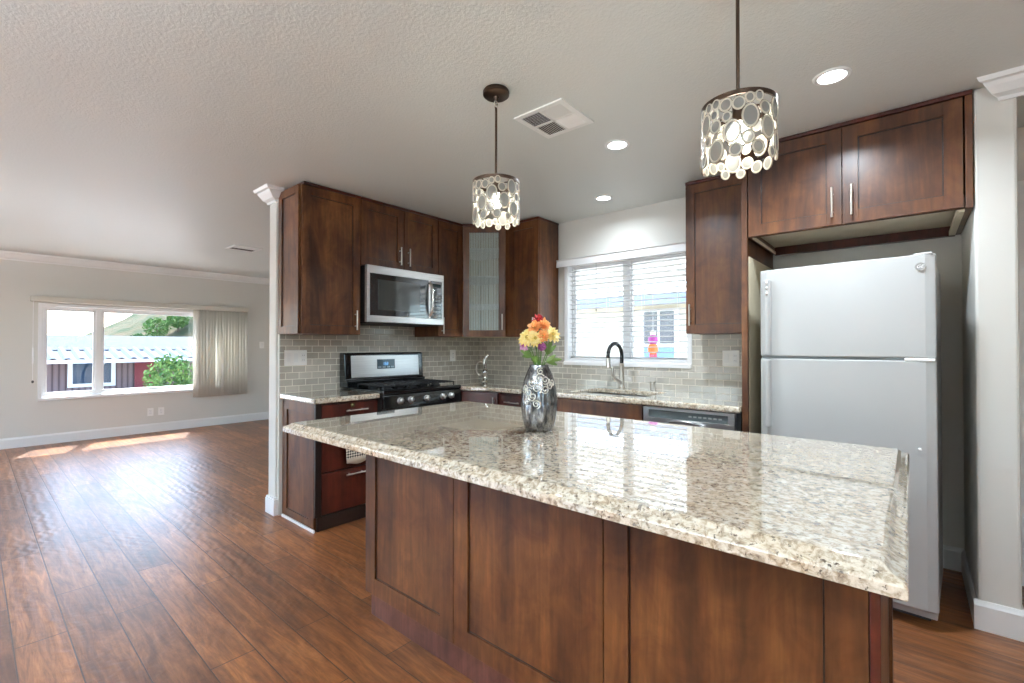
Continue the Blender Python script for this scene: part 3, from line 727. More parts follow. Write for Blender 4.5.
# ornate chrome stand in the corner
cx, cy = -3.27, 3.40; off = (cx, cy, 0.915)
t = thing('towel_holder', 'chrome stand with a big ring in the counter corner', 'holder', off)
MB(off).lathe([(0.036, 0), (0.038, 0.01), (0.026, 0.03), (0.024, 0.05), (0.040, 0.085), (0.040, 0.10), (0.020, 0.13)], (cx, cy, 0.915), 20).build('base', M['chrome'], t, smooth=True)
MB(off).tube([(cx, cy, 1.03), (cx-0.002, cy, 1.08), (cx, cy, 1.13), (cx+0.014, cy+0.01, 1.165), (cx+0.032, cy+0.02, 1.18)], [0.018, 0.022, 0.024, 0.022, 0.016], 14).build('arm', M['chrome'], t, smooth=True)
MB(off).torus((cx-0.030, cy-0.038, 1.045), Vector((0.65, -0.76, 0)), 0.055, 0.007, 32, 8, sx=0.75, sy=1.25).build('ring', M['nickel'], t, smooth=True)

# ================================================================== ISLAND
off = (-1.02, 1.66, 0); ix0, ix1, iy0, iy1 = -1.995, -0.050, 1.245, 2.07
t = thing('island_cabinet', 'dark shaker-panelled kitchen island base under the big granite slab', 'island', off)
mb = MB(off); mb.box(ix0+0.02, ix1-0.02, iy0+0.022, iy1-0.022, 0.10, ZC-0.004); mb.build('cabinet_body', M['wood_dark'], t)
MB(off).box(ix0+0.044, ix1-0.02, iy0+0.006, iy1-0.05, 0.0, 0.098).build('plinth', make_wood('plinth_wood', s2l(70, 40, 34), s2l(88, 54, 46), s2l(100, 64, 54), 0.4, 0.3), t, bevel=0.001)
for x0, x1 in ((ix0+0.001, -1.374), (-1.370, -0.708), (-0.704, -0.071)):
    leaf('back_panel', (x0, iy0+0.021, 0.098), X, -Y, x1-x0, ZC-0.104, t, st=0.078, off=off)
MB(off).box(-0.069, ix1, iy0-0.002, iy0+0.024, 0.0, ZC-0.004).build('corner_post', M['wood_dark'], t, bevel=0.002)
leaf('end_panel', (ix1-0.020, iy0+0.026, 0.0), Y, X, iy1-iy0-0.05, ZC-0.004, t, st=0.08, off=off)
leaf('end_panel', (ix0+0.020, iy0+0.024, 0.098), Y, -X, iy1-iy0-0.05, ZC-0.104, t, st=0.08, off=off)
for k in range(3):
    x0 = ix0+0.03+k*0.64
    d = slab('drawer', (x0, iy1-0.022, 0.70), X, Y, 0.62, 0.16, t, off=off); pull((x0+0.31, iy1-0.002, 0.78), X, Y, 0.15, d, off)
    for q in (0, 1):
        d = leaf('door', (x0+q*0.312, iy1-0.022, 0.105), X, Y, 0.308, 0.585, t, off=off); pull((x0+(0.27 if q == 0 else 0.35), iy1-0.002, 0.6), Z, Y, 0.13, d, off)
tx0, tx1, ty0, ty1 = -2.215, -0.004, 0.948, 2.125
mb = MB((-1.11, 1.53, 0.868))
rings = []
for ins, z in ((0.012, 0.868), (0.0, 0.874), (0.0, 0.893), (0.004, 0.898), (0.010, 0.900), (0.022, 0.906), (0.030, 0.9135), (0.036, 0.915)):
    rings.append([mb.v((x, y, z)) for x, y in ((tx0+ins, ty0+ins), (tx1-ins, ty0+ins), (tx1-ins, ty1-ins), (tx0+ins, ty1-ins))])
for a, b_ in zip(rings, rings[1:]):
    for k in range(4): mb.face([a[k], a[(k+1) % 4], b_[(k+1) % 4], b_[k]])
mb.face(rings[0][::-1]); mb.face(rings[-1])
tag(mb.build('island_countertop', M['granite'], bevel=0.0015, angle=12), 'large cream granite island slab in the foreground', 'countertop')

# ================================================================== RANGE
ry0, ry1, rxf = 2.030, 2.822, -3.01; off = (-3.28, 2.41, 0)
t = thing('gas_range', 'freestanding gas range with black front and stainless backguard', 'range', off)
MB(off).box(XR+0.012, rxf-0.02, ry0, ry1, 0.06, 0.895).build('body', M['black_matte'], t, bevel=0.003)
# backguard
bz0, bz1 = 0.93, 1.215
mb = MB(off); mb.prism([(XR+0.012, 0.927), (-3.47, 0.927), (-3.47, 0.985), (-3.50, 0.99), (-3.515, bz1-0.012), (-3.53, bz1), (XR+0.012, bz1)], Y, ry0-0.036, ry1-0.026, (X, Z)); mb.build('backguard', M['black'], t, bevel=0.006)
mb = MB(off); nrm = Vector((0.205, 0, 0.0137)).normalized()
o0 = Vector((-3.500, ry0+0.020, 1.005)); upv = Vector((-0.013, 0, 0.205)).normalized(); nn = Y.cross(upv); nn = nn if nn.x > 0 else -nn
mb.obox(o0, Y, upv, nn, (0, 0, 0), (ry1-ry0-0.10, 0.185, 0.006)); bs = mb.build('backguard_face', M['steel'], t, bevel=0.004, seg=3)
mb = MB(off); mb.obox(o0, Y, upv, nn, (0.245, 0.068, 0.006), (0.425, 0.150, 0.009)); dp = mb.build('display', plain('display_glass', s2l(52, 72, 84), 0.1), bs)
mb = MB(off)
def seg7(mb, o, u, v, n, x, y, w, h, segs, t_=0.0025):
    S = {'a': ((0, h-t_), (w, h)), 'd': ((0, 0), (w, t_)), 'g': ((0, h/2-t_/2), (w, h/2+t_/2)), 'b': ((w-t_, h/2), (w, h)), 'c': ((w-t_, 0), (w, h/2)), 'f': ((0, h/2), (t_, h)), 'e': ((0, 0), (t_, h/2))}
    for k in segs: (a, b_) = S[k]; mb.obox(o, u, v, n, (x+a[0], y+a[1], 0.009), (x+b_[0], y+b_[1], 0.0096))
seg7(mb, o0, Y, upv, nn, 0.302, 0.098, 0.012, 0.026, 'bc'); seg7(mb, o0, Y, upv, nn, 0.322, 0.098, 0.012, 0.026, 'abcdg'); seg7(mb, o0, Y, upv, nn, 0.342, 0.098, 0.012, 0.026, 'abged')
mb.build('clock_digits', M['display'], dp)
mb = MB(off)
for i in range(4): mb.obox(o0, Y, upv, nn, (0.252+i*0.044, 0.076, 0.009), (0.284+i*0.044, 0.088, 0.0098))
mb.build('button_row', plain('display_buttons', s2l(150, 165, 175), 0.4), dp)
# cooktop
mb = MB(off); mb.prism([(-3.47, 0.895), (rxf-0.01, 0.895), (rxf, 0.905), (rxf, 0.925), (rxf-0.012, 0.932), (-3.0-0.045, 0.926), (-3.47, 0.926)], Y, ry0-0.003, ry1+0.003, (X, Z)); mb.build('cooktop', M['black'], t, bevel=0.003)
for gy in (2.075, 2.325, 2.575):
    mb = MB(off); g0, g1, gx0, gx1 = gy, gy+0.215, -3.44, -3.07; z = 0.957; r = 0.0065
    if gy > 2.3 and gy < 2.4: g1 = gy+0.19
    mb.tube([(gx0, g0, z), (gx1, g0, z), (gx1, g1, z), (gx0, g1, z), (gx0, g0, z)], r, 6)
    mb.tube([((gx0+gx1)/2, g0, z), ((gx0+gx1)/2, g1, z)], r, 6); mb.tube([(gx0, (g0+g1)/2, z), (gx1, (g0+g1)/2, z)], r, 6)
    for qx in (0.25, 0.75): mb.tube([(gx0+(gx1-gx0)*qx, g0, z), (gx0+(gx1-gx0)*qx, g1, z)], r, 6)
    for fx_ in (gx0, gx1):
        for fy_ in (g0, g1): mb.tube([(fx_, fy_, z), (fx_, fy_, 0.927)], r, 6)
    mb.build('burner_grate', M['black_matte'], t)
for by in (2.165, 2.415, 2.665):
    for bx in (-3.35, -3.17):
        MB(off).lathe([(0.045, 0), (0.045, 0.008), (0.034, 0.010), (0.034, 0.018), (0.030, 0.020)], (bx, by, 0.926), 20).build('burner', M['black_matte'], t)
# control front, slightly sloped
mb = MB(off); mb.prism([(rxf-0.03, 0.893), (rxf-0.002, 0.893), (rxf+0.012, 0.79), (rxf-0.03, 0.79)], Y, ry0, ry1, (X, Z)); cf = mb.build('control_front', M['black'], t, bevel=0.004)
kn = Vector((0.103, 0, 0.014)).normalized()
for ky in (2.175, 2.275, 2.435, 2.605, 2.70):
    mb = MB(off); c0 = Vector((rxf+0.004, ky, 0.845))
    mb.tube([c0, c0+kn*0.006, c0+kn*0.007, c0+kn*0.028, c0+kn*0.030], [0.026, 0.026, 0.021, 0.019, 0.016], 20)
    mb.obox(c0, Y, Z, kn, (-0.005, -0.022, 0.028), (0.005, 0.022, 0.036)); mb.build('knob', M['steel'], t, smooth=True)
mb = MB(off); mb.box(rxf-0.02, rxf+0.012, ry0+0.002, ry1-0.002, 0.24, 0.775); od = mb.build('oven_door', M['steel'], t, bevel=0.006)
MB(off).box(rxf+0.010, rxf+0.014, ry0+0.12, ry1-0.12, 0.36, 0.64).build('oven_window', M['dark_glass'], od)
mb = MB(off); mb.tube([(rxf+0.055, ry0+0.05, 0.735), (rxf+0.055, ry1-0.05, 0.735)], 0.011, 12)
for q in (ry0+0.09, ry1-0.09): mb.tube([(rxf+0.01, q, 0.735), (rxf+0.055, q, 0.735)], 0.009, 8)
mb.build('oven_handle', M['steel'], od, smooth=True)
MB(off).box(rxf-0.02, rxf+0.010, ry0+0.002, ry1-0.002, 0.07, 0.232).build('storage_drawer', M['steel'], t, bevel=0.006)

# ================================================================== MICROWAVE
off = (-3.37, 2.375, 1.46); my0, my1, mz0, mz1, mx = 1.988, 2.762, 1.458, 1.901, -3.17
t = thing('microwave', 'stainless over-the-range microwave below the short cabinet', 'microwave', off)
MB(off).box(XR+0.012, mx-0.035, my0+0.003, my1-0.003, mz0+0.004, mz1-0.001).build('body', M['black_matte'], t, bevel=0.003)
mb = MB(off); f = mx-0.035; dy = 2.600
mb.box(f, mx, my0, my1, mz1-0.062, mz1); mb.box(f, mx, my0, my1, mz0, mz0+0.052)
mb.box(f, mx, my0, my0+0.026, mz0+0.052, mz1-0.062); mb.box(f, mx, my1-0.018, my1, mz0+0.052, mz1-0.062)
mb.box(f, mx-0.0005, dy-0.006, dy+0.012, mz0+0.052, mz1-0.062)
mb.build('front_frame', M['steel'], t, bevel=0.003)
d = MB(off).box(f, mx-0.004, my0+0.026, dy-0.006, mz0+0.052, mz1-0.062).build('door', M['dark_glass'], t)
MB(off).box(mx-0.004, mx-0.003, my0+0.10, dy-0.10, mz0+0.10, mz1-0.105).build('door_window', plain('window_mesh', s2l(70, 74, 72), 0.08, 0, 1.0), d)
cp = MB(off).box(f, mx-0.003, dy+0.012, my1-0.018, mz0+0.052, mz1-0.062).build('control_panel', M['dark_glass'], t)
btn = plain('keypad_grey', s2l(150, 152, 150), 0.4)
MB(off).box(mx-0.003, mx-0.0022, dy+0.03, my1-0.035, mz1-0.115, mz1-0.085).build('display', plain('clock_window', s2l(20, 40, 44), 0.1), cp)
for r_ in range(6):
    for c_ in range(3): MB(off).box(mx-0.003, mx-0.0022, dy+0.032+c_*0.035, dy+0.056+c_*0.035, mz0+0.075+r_*0.032, mz0+0.092+r_*0.032).build('button', btn, cp)
mb = MB(off); hy = dy+0.004
mb.tube([(mx-0.002, hy, mz0+0.075), (mx+0.022, hy, mz0+0.10), (mx+0.036, hy, mz0+0.15), (mx+0.041, hy, (mz0+mz1)/2), (mx+0.036, hy, mz1-0.155), (mx+0.022, hy, mz1-0.105), (mx-0.002, hy, mz1-0.08)], 0.0125, 12)
mb.build('handle', M['chrome'], t, smooth=True)
MB(off).box(XR+0.02, mx-0.02, my0+0.01, my1-0.01, mz0-0.008, mz0+0.003).build('bottom_vent', M['black_matte'], t)

# ================================================================== REFRIGERATOR (slightly turned)
ang = math.radians(-3.8)
t = thing('refrigerator', 'white top-freezer refrigerator standing in the alcove', 'refrigerator', (-0.6274, 2.8276, 0), ang)
FW = 0.718; mw = plain('white_fridge_enamel', s2l(176, 176, 174), 0.3, 0, 0.2, 0.12)
mb = MB(); mb.box(0.006, FW-0.006, 0.065, 0.70, 0.03, 1.665); mb.build('body', mw, t, bevel=0.006)
def fdoor(name, z0, z1):
    mb = MB(); pr = []
    N = 20
    for i in range(N+1):
        x = FW*i/N; bow = -0.006*(1-(2*i/N-1)**2)
        e_ = min(x, FW-x); rnd = 0.012*(1-min(1, e_/0.014))**2
        pr.append((x, bow+rnd))
    poly = pr + [(FW, 0.058), (0, 0.058)]
    mb.prism(poly, Z, z0, z1, (X, Y)); return mb.build(name, mw, t, bevel=0.006, seg=3, angle=50)
d1 = fdoor('freezer_door', 1.216, 1.683); d2 = fdoor('fridge_door', 0.085, 1.203)
MB().box(0.01, FW-0.01, 0.008, 0.064, 1.203, 1.216).build('door_gasket', plain('grey_gasket', s2l(120, 126, 128), 0.5), t)
def fhandle(z0, z1, par, zt, zb2):
    mb = MB()
    mb.prism([(0.022, -0.003), (0.028, -0.030), (0.040, -0.038), (0.052, -0.030), (0.060, -0.004)], Z, z0, z1, (X, Y))
    return mb.build('handle', mw, par, bevel=0.006, seg=3)
h1 = fhandle(1.221, 1.628, d1, 0, 0); h2 = fhandle(0.835, 1.198, d2, 0, 0)
for z in (1.555, 1.585, 1.61): MB().ball((0.046, -0.037, z), 0.006).build('screw_cap', M['plastic'], h1, smooth=True)
MB().box(FW-0.11, FW-0.004, -0.004, 0.05, 1.2015, 1.2155).build('hinge', M['plastic'], t, bevel=0.003)
MB().box(FW-0.075, FW-0.012, 0.0, 0.06, 1.683, 1.690).build('hinge_cover', M['plastic'], t, bevel=0.003)
mb = MB(); ec = (FW-0.052, -0.0035, 1.628); mb.cyl((ec[0], 0.0, ec[2]), (ec[0], -0.0065, ec[2]), 0.0185, 28); em = mb.build('emblem', plain('emblem_grey', s2l(150, 150, 150), 0.3, 0.6), d1)
MB().torus((ec[0], -0.0068, ec[2]), -Y, 0.0165, 0.0012, 28, 6).build('emblem_ring', M['chrome'], d1)
for body, dx in (('G', -0.0062), ('E', 0.0062)):
    tc = bpy.data.curves.new('emblem_letter', 'FONT'); tc.body = body; tc.size = 0.02; tc.extrude = 0.0004; tc.align_x = 'CENTER'; tc.align_y = 'CENTER'; tc.shear = 0.3
    to = bpy.data.objects.new('emblem_letter', tc); COL.objects.link(to); to.parent = d1; to.rotation_euler = (PI/2, 0, 0); to.location = (ec[0]+dx, -0.0072, ec[2]); tc.materials.append(M['white_paint'])
    dg = bpy.context.evaluated_depsgraph_get(); me_ = bpy.data.meshes.new_from_object(to.evaluated_get(dg)); mo = bpy.data.objects.new('emblem_letter', me_); COL.objects.link(mo); mo.parent = d1; mo.rotation_euler = to.rotation_euler; mo.location = to.location; bpy.data.objects.remove(to)
MB().ball((FW-0.058, -0.004, 0.805), 0.007).build('plug_button', M['plastic'], d2, smooth=True)
MB().box(0.03, FW-0.03, 0.085, 0.11, 0.012, 0.078).build('base_grille', plain('shaded_grille_grey', s2l(60, 60, 60), 0.5), t, bevel=0.003)  # grille coloured dark to stand in for the shade under the door
for fx_ in (0.05, FW-0.03):
    MB().cyl((fx_, 0.15, 0), (fx_, 0.15, 0.03), 0.014, 14).build('foot', M['black_matte'], t)
    MB().cyl((fx_, 0.64, 0), (fx_, 0.64, 0.03), 0.014, 14).build('foot', M['black_matte'], t)

# ================================================================== PLATES
def plate(label, p, u, n, w, h, gangs, name='switch_plate', cat='switch', grp=None):
    """gangs: string of s (switch) / o (outlet)"""
    p, u, n = Vector(p), Vector(u), Vector(n); t = thing(name, label, cat, p, group=grp)
    MB(p).obox(p, u, Z, n, (-w/2, -h/2, 0), (w/2, h/2, 0.006)).build('plate', M['plastic'], t, bevel=0.0025)
    gw = w/len(gangs)
    for i, g in enumerate(gangs):
        cxx = -w/2 + gw*(i+0.5)
        if g == 's':
            MB(p).obox(p, u, Z, n, (cxx-0.016, -0.033, 0.006), (cxx+0.016, 0.033, 0.0085)).build('rocker', M['white_paint'], t, bevel=0.001)
        elif g == 'o':
            o_ = MB(p).obox(p, u, Z, n, (cxx-0.0165, -0.034, 0.006), (cxx+0.0165, 0.034, 0.008)).build('receptacle', M['white_paint'], t, bevel=0.001)
            mb = MB(p)
            for s in (-1, 1):
                for q in (-0.006, 0.006): mb.obox(p, u, Z, n, (cxx+q-0.001, s*0.018-0.004, 0.008), (cxx+q+0.001, s*0.018+0.005, 0.0083))
            mb.build('slot', M['dark_gap'], o_)
plate('wide white switch and outlet plate on the tile left of the range', (XR+0.008, 1.634, 1.180), Y, X, 0.172, 0.118, 'sso')
plate('single white outlet on the tile between range and corner', (XR+0.008, 3.25, 1.173), Y, X, 0.076, 0.118, 'o', 'outlet', 'outlet')
plate('double white switch and outlet plate on the tile beside the fridge panel', (-1.000, YN-0.008, 1.180), X, -Y, 0.118, 0.118, 'so')
plate('left of two low outlet plates under the living room window', (XW, 1.74, 0.300), Y, X, 0.075, 0.115, 'o', 'outlet', 'outlet')
plate('right of two low outlet plates under the living room window', (XW, 1.87, 0.300), Y, X, 0.075, 0.115, 'o', 'outlet', 'outlet')
plate('small white wall switch right of the vertical blinds', (XW, 3.285, 1.29), Y, X, 0.075, 0.115, 's')

# ================================================================== BLINDS
# vertical blinds in the living room
m, nt, b = new_mat('blind_vane_fabric'); b.inputs['Base Color'].default_value = s2l(240, 237, 228); setin(b, Roughness=0.7)
tl = nod(nt, 'ShaderNodeBsdfTranslucent'); tl.inputs[0].default_value = s2l(240, 237, 228); mx = nod(nt, 'ShaderNodeMixShader'); mx.inputs[0].default_value = 0.35
nt.links.new(b.outputs[0], mx.inputs[1]); nt.links.new(tl.outputs[0], mx.inputs[2]); nt.links.new(mx.outputs[0], nt.nodes['Material Output'].inputs[0]); M['vane'] = m
off = (XW+0.06, 1.77, 1.83)
t = thing('vertical_blind', 'cream vertical blinds stacked at the right of the living room window', 'blinds', off)
mb = MB(off); mb.box(XW+0.0, XW+0.115, 0.50, 3.03, 1.838, 1.905); mb.build('headrail', plain('cream_valance', s2l(206, 202, 190), 0.5), t, bevel=0.005)
nv = 17
for i in range(nv):
    y = 2.30 + i*0.043; a = math.radians(80 if i % 4 else 66) + random.uniform(-0.22, 0.22); top = 1.84; bot = 0.475
    w = 0.044; lean = 0.0
    if i == 7: lean = 0.06
    mb = MB(off)
    for s_ in range(4):
        pass
    cols = []
    for k in range(5):
        q = (k/4-0.5)*2; bow = 0.006*(1-q*q)
        dx = math.cos(a)*w*q - math.sin(a)*bow; dy2 = math.sin(a)*w*q + math.cos(a)*bow
        cols.append((dx, dy2))
    vt = [mb.v((XW+0.06+dx, y+dy2, top)) for dx, dy2 in cols]; vb = [mb.v((XW+0.06+dx, y+dy2+lean, bot)) for dx, dy2 in cols]
    for k in range(4): mb.face([vt[k], vt[k+1], vb[k+1], vb[k]])
    o = mb.build('vane', M['vane'], t, smooth=True); s_ = o.modifiers.new('thick', 'SOLIDIFY'); s_.thickness = 0.0012
MB(off).tube([(XW+0.10, 0.522, 1.84), (XW+0.10, 0.522, 1.25)], 0.003, 6).tube([(XW+0.10, 0.522, 1.25), (XW+0.10, 0.522, 1.05)], 0.008, 8).tube([(XW+0.10, 0.522, 1.05), (XW+0.10, 0.522, 0.83)], 0.003, 6).build('pull_cord', M['vinyl'], t)
MB(off).ball((XW+0.10, 0.522, 0.82), 0.012, 1.5).build('tassel', plain('dark_tassel', s2l(70, 68, 64), 0.6), t, smooth=True)

# horizontal blind at the kitchen window
off = (-1.87, YN-0.02, 2.04)
t = thing('horizontal_blind', 'white horizontal slat blind over the sink window', 'blinds', off)
mb = MB(off); mb.prism([(YN-0.062, 2.005), (YN-0.055, 2.065), (YN-0.066, 2.076), (YN-0.0, 2.076), (YN-0.0, 2.045), (YN-0.045, 2.045), (YN-0.050, 2.005)], X, -2.528, -1.222, (Y, Z)); mb.build('valance', M['vinyl'], t, bevel=0.003)
slat_m = plain('white_slat', s2l(208, 208, 208), 0.45)
zs = 1.175; ns = 19; pitch = (2.00-1.165)/ns; ta = math.radians(-7)
for i in range(ns):
    z = zs + i*pitch; mb = MB(off); w = 0.0235
    prof = []
    for k in range(5):
        q = k/4*2-1; prof.append((YN-0.0 + 0.0 + q*w*math.cos(ta), z + q*w*math.sin(ta) + 0.0022*(1-q*q)))
    lo = [(y, zz-0.0022) for y, zz in reversed(prof)]
    mb.prism([(y+0.028, zz) for y, zz in prof+lo], X, KW[0]+0.014, KW[1]-0.014, (Y, Z)); mb.build('slat', slat_m, t)
MB(off).box(KW[0]+0.014, KW[1]-0.014, YN+0.006, YN+0.05, 1.144, 1.158).build('bottom_rail', M['vinyl'], t, bevel=0.003)
for x in (-2.35, -2.03, -1.70, -1.40):
    MB(off).tube([(x, YN+0.001, 2.05), (x, YN+0.001, 1.15)], 0.0012, 5).tube([(x, YN+0.055, 2.01), (x, YN+0.055, 1.15)], 0.0012, 5).build('ladder_cord', M['vinyl'], t)
for x, z in ((-2.13, 1.60),):
    MB(off).tube([(x, YN-0.006, 2.02), (x, YN-0.006, z)], 0.0012, 5).ball((x, YN-0.006, z-0.008), 0.007, 1.6).build('pull_cord', plain('cord_grey', s2l(120, 118, 114), 0.6), t)

# ================================================================== CEILING FITTINGS
def register(label, x0, x1, y0, y1, quads, blades_along='Y'):
    off = ((x0+x1)/2, (y0+y1)/2, H); t = thing('ceiling_vent', label, 'vent', off)
    mb = MB(off); bw = 0.028; z0 = H-0.008
    mb.box(x0, x1, y0, y0+bw, z0, H); mb.box(x0, x1, y1-bw, y1, z0, H); mb.box(x0, x0+bw, y0+bw, y1-bw, z0, H); mb.box(x1-bw, x1, y0+bw, y1-bw, z0, H)
    xm, ym = (x0+x1)/2, (y0+y1)/2
    mb.box(xm-0.008, xm+0.008, y0+bw, y1-bw, z0, H)
    if quads: mb.box(x0+bw, x1-bw, ym-0.008, ym+0.008, z0, H)
    mb.build('frame', M['white_paint'], t, bevel=0.002)
    MB(off).box(x0+bw, x1-bw, y0+bw, y1-bw, H-0.0035, H-0.001).build('duct_opening', plain('duct_dark', s2l(70, 58, 52), 0.8), t)
    cells = [(x0+bw, xm-0.008), (xm+0.008, x1-bw)]
    rows_ = [(y0+bw, ym-0.008), (ym+0.008, y1-bw)] if quads else [(y0+bw, y1-bw)]
    for ci, (a, b_) in enumerate(cells):
        for ri, (p, q) in enumerate(rows_):
            mb = MB(off); k = 9; along = (ci+ri) % 2 == 0; tilt = 1 if ri == 0 else -1
            for i in range(k):
                f_ = (i+0.5)/k
                if along:
                    yy = p+(q-p)*f_; mb.obox((a, yy, H-0.006), X, Vector((0, 0.6*tilt, 0.35)).normalized(), Vector((0, -0.35*tilt, 0.6)).normalized(), (0, -0.0055, -0.0004), (b_-a, 0.0055, 0.0004))
                else:
                    xx = a+(b_-a)*f_; mb.obox((xx, p, H-0.006), Y, Vector((0.6*tilt, 0, 0.35)).normalized(), Vector((-0.35*tilt, 0, 0.6)).normalized(), (0, -0.0055, -0.0004), (q-p, 0.0055, 0.0004))
            mb.build('louver', M['white_paint'], t)
register('square white four-way air register on the kitchen ceiling', -1.535, -1.24, 1.805, 2.105, True)
register('air register on the far living room ceiling', -6.19, -5.90, 1.98, 2.29, False)
can_pts = [(-0.25, 2.425, 'recessed ceiling light nearest the fridge cabinet, largest of the three'), (-1.285, 2.44, 'recessed ceiling light right of the square air register'), (-1.83, 3.25, 'recessed ceiling light above the sink window, smallest of the three')]
first = None
for x, y, lab in can_pts:
    if first is None:
        off = (x, y, H); t = first = thing('recessed_light', lab, 'ceiling light', off, group='recessed ceiling lights')
        MB(off).lathe([(0.053, -0.004), (0.066, -0.006), (0.072, -0.002), (0.072, 0.0), (0.053, 0.0)], off, 32, close=False).build('trim_ring', M['white_paint'], t, smooth=True)
        MB(off).cyl((x, y, H-0.001), (x, y, H-0.003), 0.054, 32).build('lens', M['lamp'], t)
    else:
        t = copy_tree(first); t.location = (x, y, H); t['label'] = lab
    ld = bpy.data.lights.new('can_light', 'AREA'); ld.shape = 'DISK'; ld.size = 0.12; ld.spread = math.radians(150); ld.energy = CAN_W; ld.color = (0.97, 0.98, 1.0)
    lo_ = bpy.data.objects.new('can_light', ld); COL.objects.link(lo_); lo_.location = (x, y, H-0.012)
    if y > 3: ld.energy = CAN_W*0.3; ld.spread = math.radians(160)

# added unseen fill lamps, built as open bowls, brighten the room off the ceiling
for x, y, lab in ((-1.1, -1.2, 'added white bowl fill lamp behind the camera, middle one'), (0.9, -0.9, 'added white bowl fill lamp behind the camera on the right'), (-5.4, -1.5, 'added white bowl fill lamp in the living room behind the camera')):
    zl = H-0.34; t = thing('fill_bowl_lamp', lab, 'ceiling light', (x, y, H), group='added fill lamps behind the camera')
    MB((x, y, H)).cyl((x, y, H), (x, y, H-0.025), 0.06, 24).tube([(x, y, H-0.02), (x, y, zl-0.06)], 0.006, 8).build('stem', M['nickel'], t, smooth=True)
    MB((x, y, H)).lathe([(0.20, 0.0), (0.19, -0.03), (0.14, -0.065), (0.06, -0.085), (0.001, -0.088), (0.001, -0.080), (0.06, -0.077), (0.135, -0.058), (0.183, -0.025), (0.192, 0.0)], (x, y, zl), 40, close=False).build('fill_lamp_bowl', M['lamp'], t, smooth=True)
    for en, zz, rx_ in ((FILL_UP, zl+0.004, PI), (FILL_DOWN, zl-0.095, 0.0)):
        ld = bpy.data.lights.new('fill_bowl_light', 'AREA'); ld.shape = 'DISK'; ld.size = 0.34; ld.energy = en; ld.color = (0.97, 0.98, 1.0)
        lo_ = bpy.data.objects.new('fill_bowl_light', ld); COL.objects.link(lo_); lo_.location = (x, y, zz); lo_.rotation_euler = (rx_, 0, 0)

# ---- pendants
disc_cache = {}
def disc_mesh(rx, rz):
    key = (rx, rz)
    if key in disc_cache: return disc_cache[key]
    mb = MB(); mb.mi = 0; n_ = 20
    for s_ in (1, -1):
        c = mb.v((0, 0.004*s_, 0)); prev = None; ring = [mb.v((rx*0.8*math.cos(2*PI*k/n_), 0.0015*s_, rz*0.8*math.sin(2*PI*k/n_))) for k in range(n_)]
        for k in range(n_): mb.face([c, ring[k], ring[(k+1) % n_]])
    mb.mi = 1; mb.torus((0, 0, 0), Y, rx*0.84, 0.0036, 20, 6, 1.0, rz/rx)
    mb.mi = 2; mb.torus((0, 0, 0), Y, rx*1.0, 0.0009, 20, 5, 1.0, rz/rx)
    bmesh.ops.recalc_face_normals(mb.bm, faces=mb.bm.faces[:])
    me = bpy.data.meshes.new('shell_disc'); mb.bm.to_mesh(me); mb.bm.free()
    for q in ('shell', 'shell_rim', 'bronze'): me.materials.append(M[q])
    for p in me.polygons: p.use_smooth = True
    disc_cache[key] = me; return me
rng = random.Random(11); R_S = 0.104; zt_, zb_ = 2.018, 1.832
SIZES = [(0.026, 0.037), (0.019, 0.021), (0.014, 0.016)]
placed = []
for size, count, tries in ((0, 13, 1500), (1, 24, 3000), (2, 48, 9000)):
    rx, rz = SIZES[size]; k = 0
    for _ in range(tries):
        if k >= count: break
        a = rng.uniform(0, 2*PI); z = rng.uniform(zb_+rz*0.5, zt_-rz-0.004)
        ok = True
        for (a2, z2, rx2, rz2) in placed:
            da = abs((a-a2+PI) % (2*PI)-PI)*R_S
            if (da/(rx+rx2))**2 + ((z-z2)/(rz+rz2))**2 < 0.86: ok = False; break
        if ok: placed.append((a, z, rx, rz)); k += 1
def pendant(label, x, y):
    off = (x, y, 0); loc = Vector((x, y, H))
    t = thing('pendant_light', label, 'pendant light', loc, group='shell drum pendants over the island'); off = tuple(loc)
    MB(off).lathe([(0.0, 0.0), (0.056, 0.0), (0.060, -0.006), (0.060, -0.022), (0.053, -0.028), (0.012, -0.030), (0.008, -0.045), (0.001, -0.046)], loc, 32, close=False).build('canopy', M['bronze'], t, smooth=True)
    MB(off).torus((x, y, H-0.057), X, 0.010, 0.0025, 16, 6).torus((x, y, H-0.073), Y, 0.009, 0.0025, 16, 6).build('swivel_link', M['nickel'], t, smooth=True)
    MB(off).tube([(x, y, H-0.078), (x, y, zt_+0.004)], 0.0055, 10).build('rod', M['bronze'], t, smooth=True)
    mb = MB(off); mb.lathe([(R_S-0.002, -0.012), (R_S+0.003, -0.012), (R_S+0.003, 0.002), (R_S-0.002, 0.002), (R_S-0.002, -0.012)], (x, y, zt_), 48, close=False)
    for k in range(3):
        a = 2*PI*k/3+0.4; mb.tube([(x, y, zt_-0.004), (x+R_S*math.cos(a), y+R_S*math.sin(a), zt_-0.004)], 0.003, 6)
    mb.build('shade_ring', M['bronze'], t, smooth=True)
    MB(off).cyl((x, y, zt_), (x, y, zt_-0.05), 0.017, 20).build('socket', M['bronze'], t, smooth=True)
    MB(off).lathe([(0.001, -0.115), (0.012, -0.112), (0.024, -0.100), (0.029, -0.085), (0.026, -0.068), (0.015, -0.050), (0.012, -0.040)], (x, y, zt_-0.008), 20).build('bulb', M['bulb'], t, smooth=True)
    for (a, z, rx, rz) in placed:
        o = bpy.data.objects.new('shell_disc', disc_mesh(rx, rz)); COL.objects.link(o); o.parent = t
        o.location = (R_S*math.cos(a), R_S*math.sin(a), z-H); o.rotation_euler = (0, 0, a-PI/2)
    return t
pendant('shell-disc pendant lamp farther away, left one, with its round ceiling canopy showing', -1.433, 1.561)
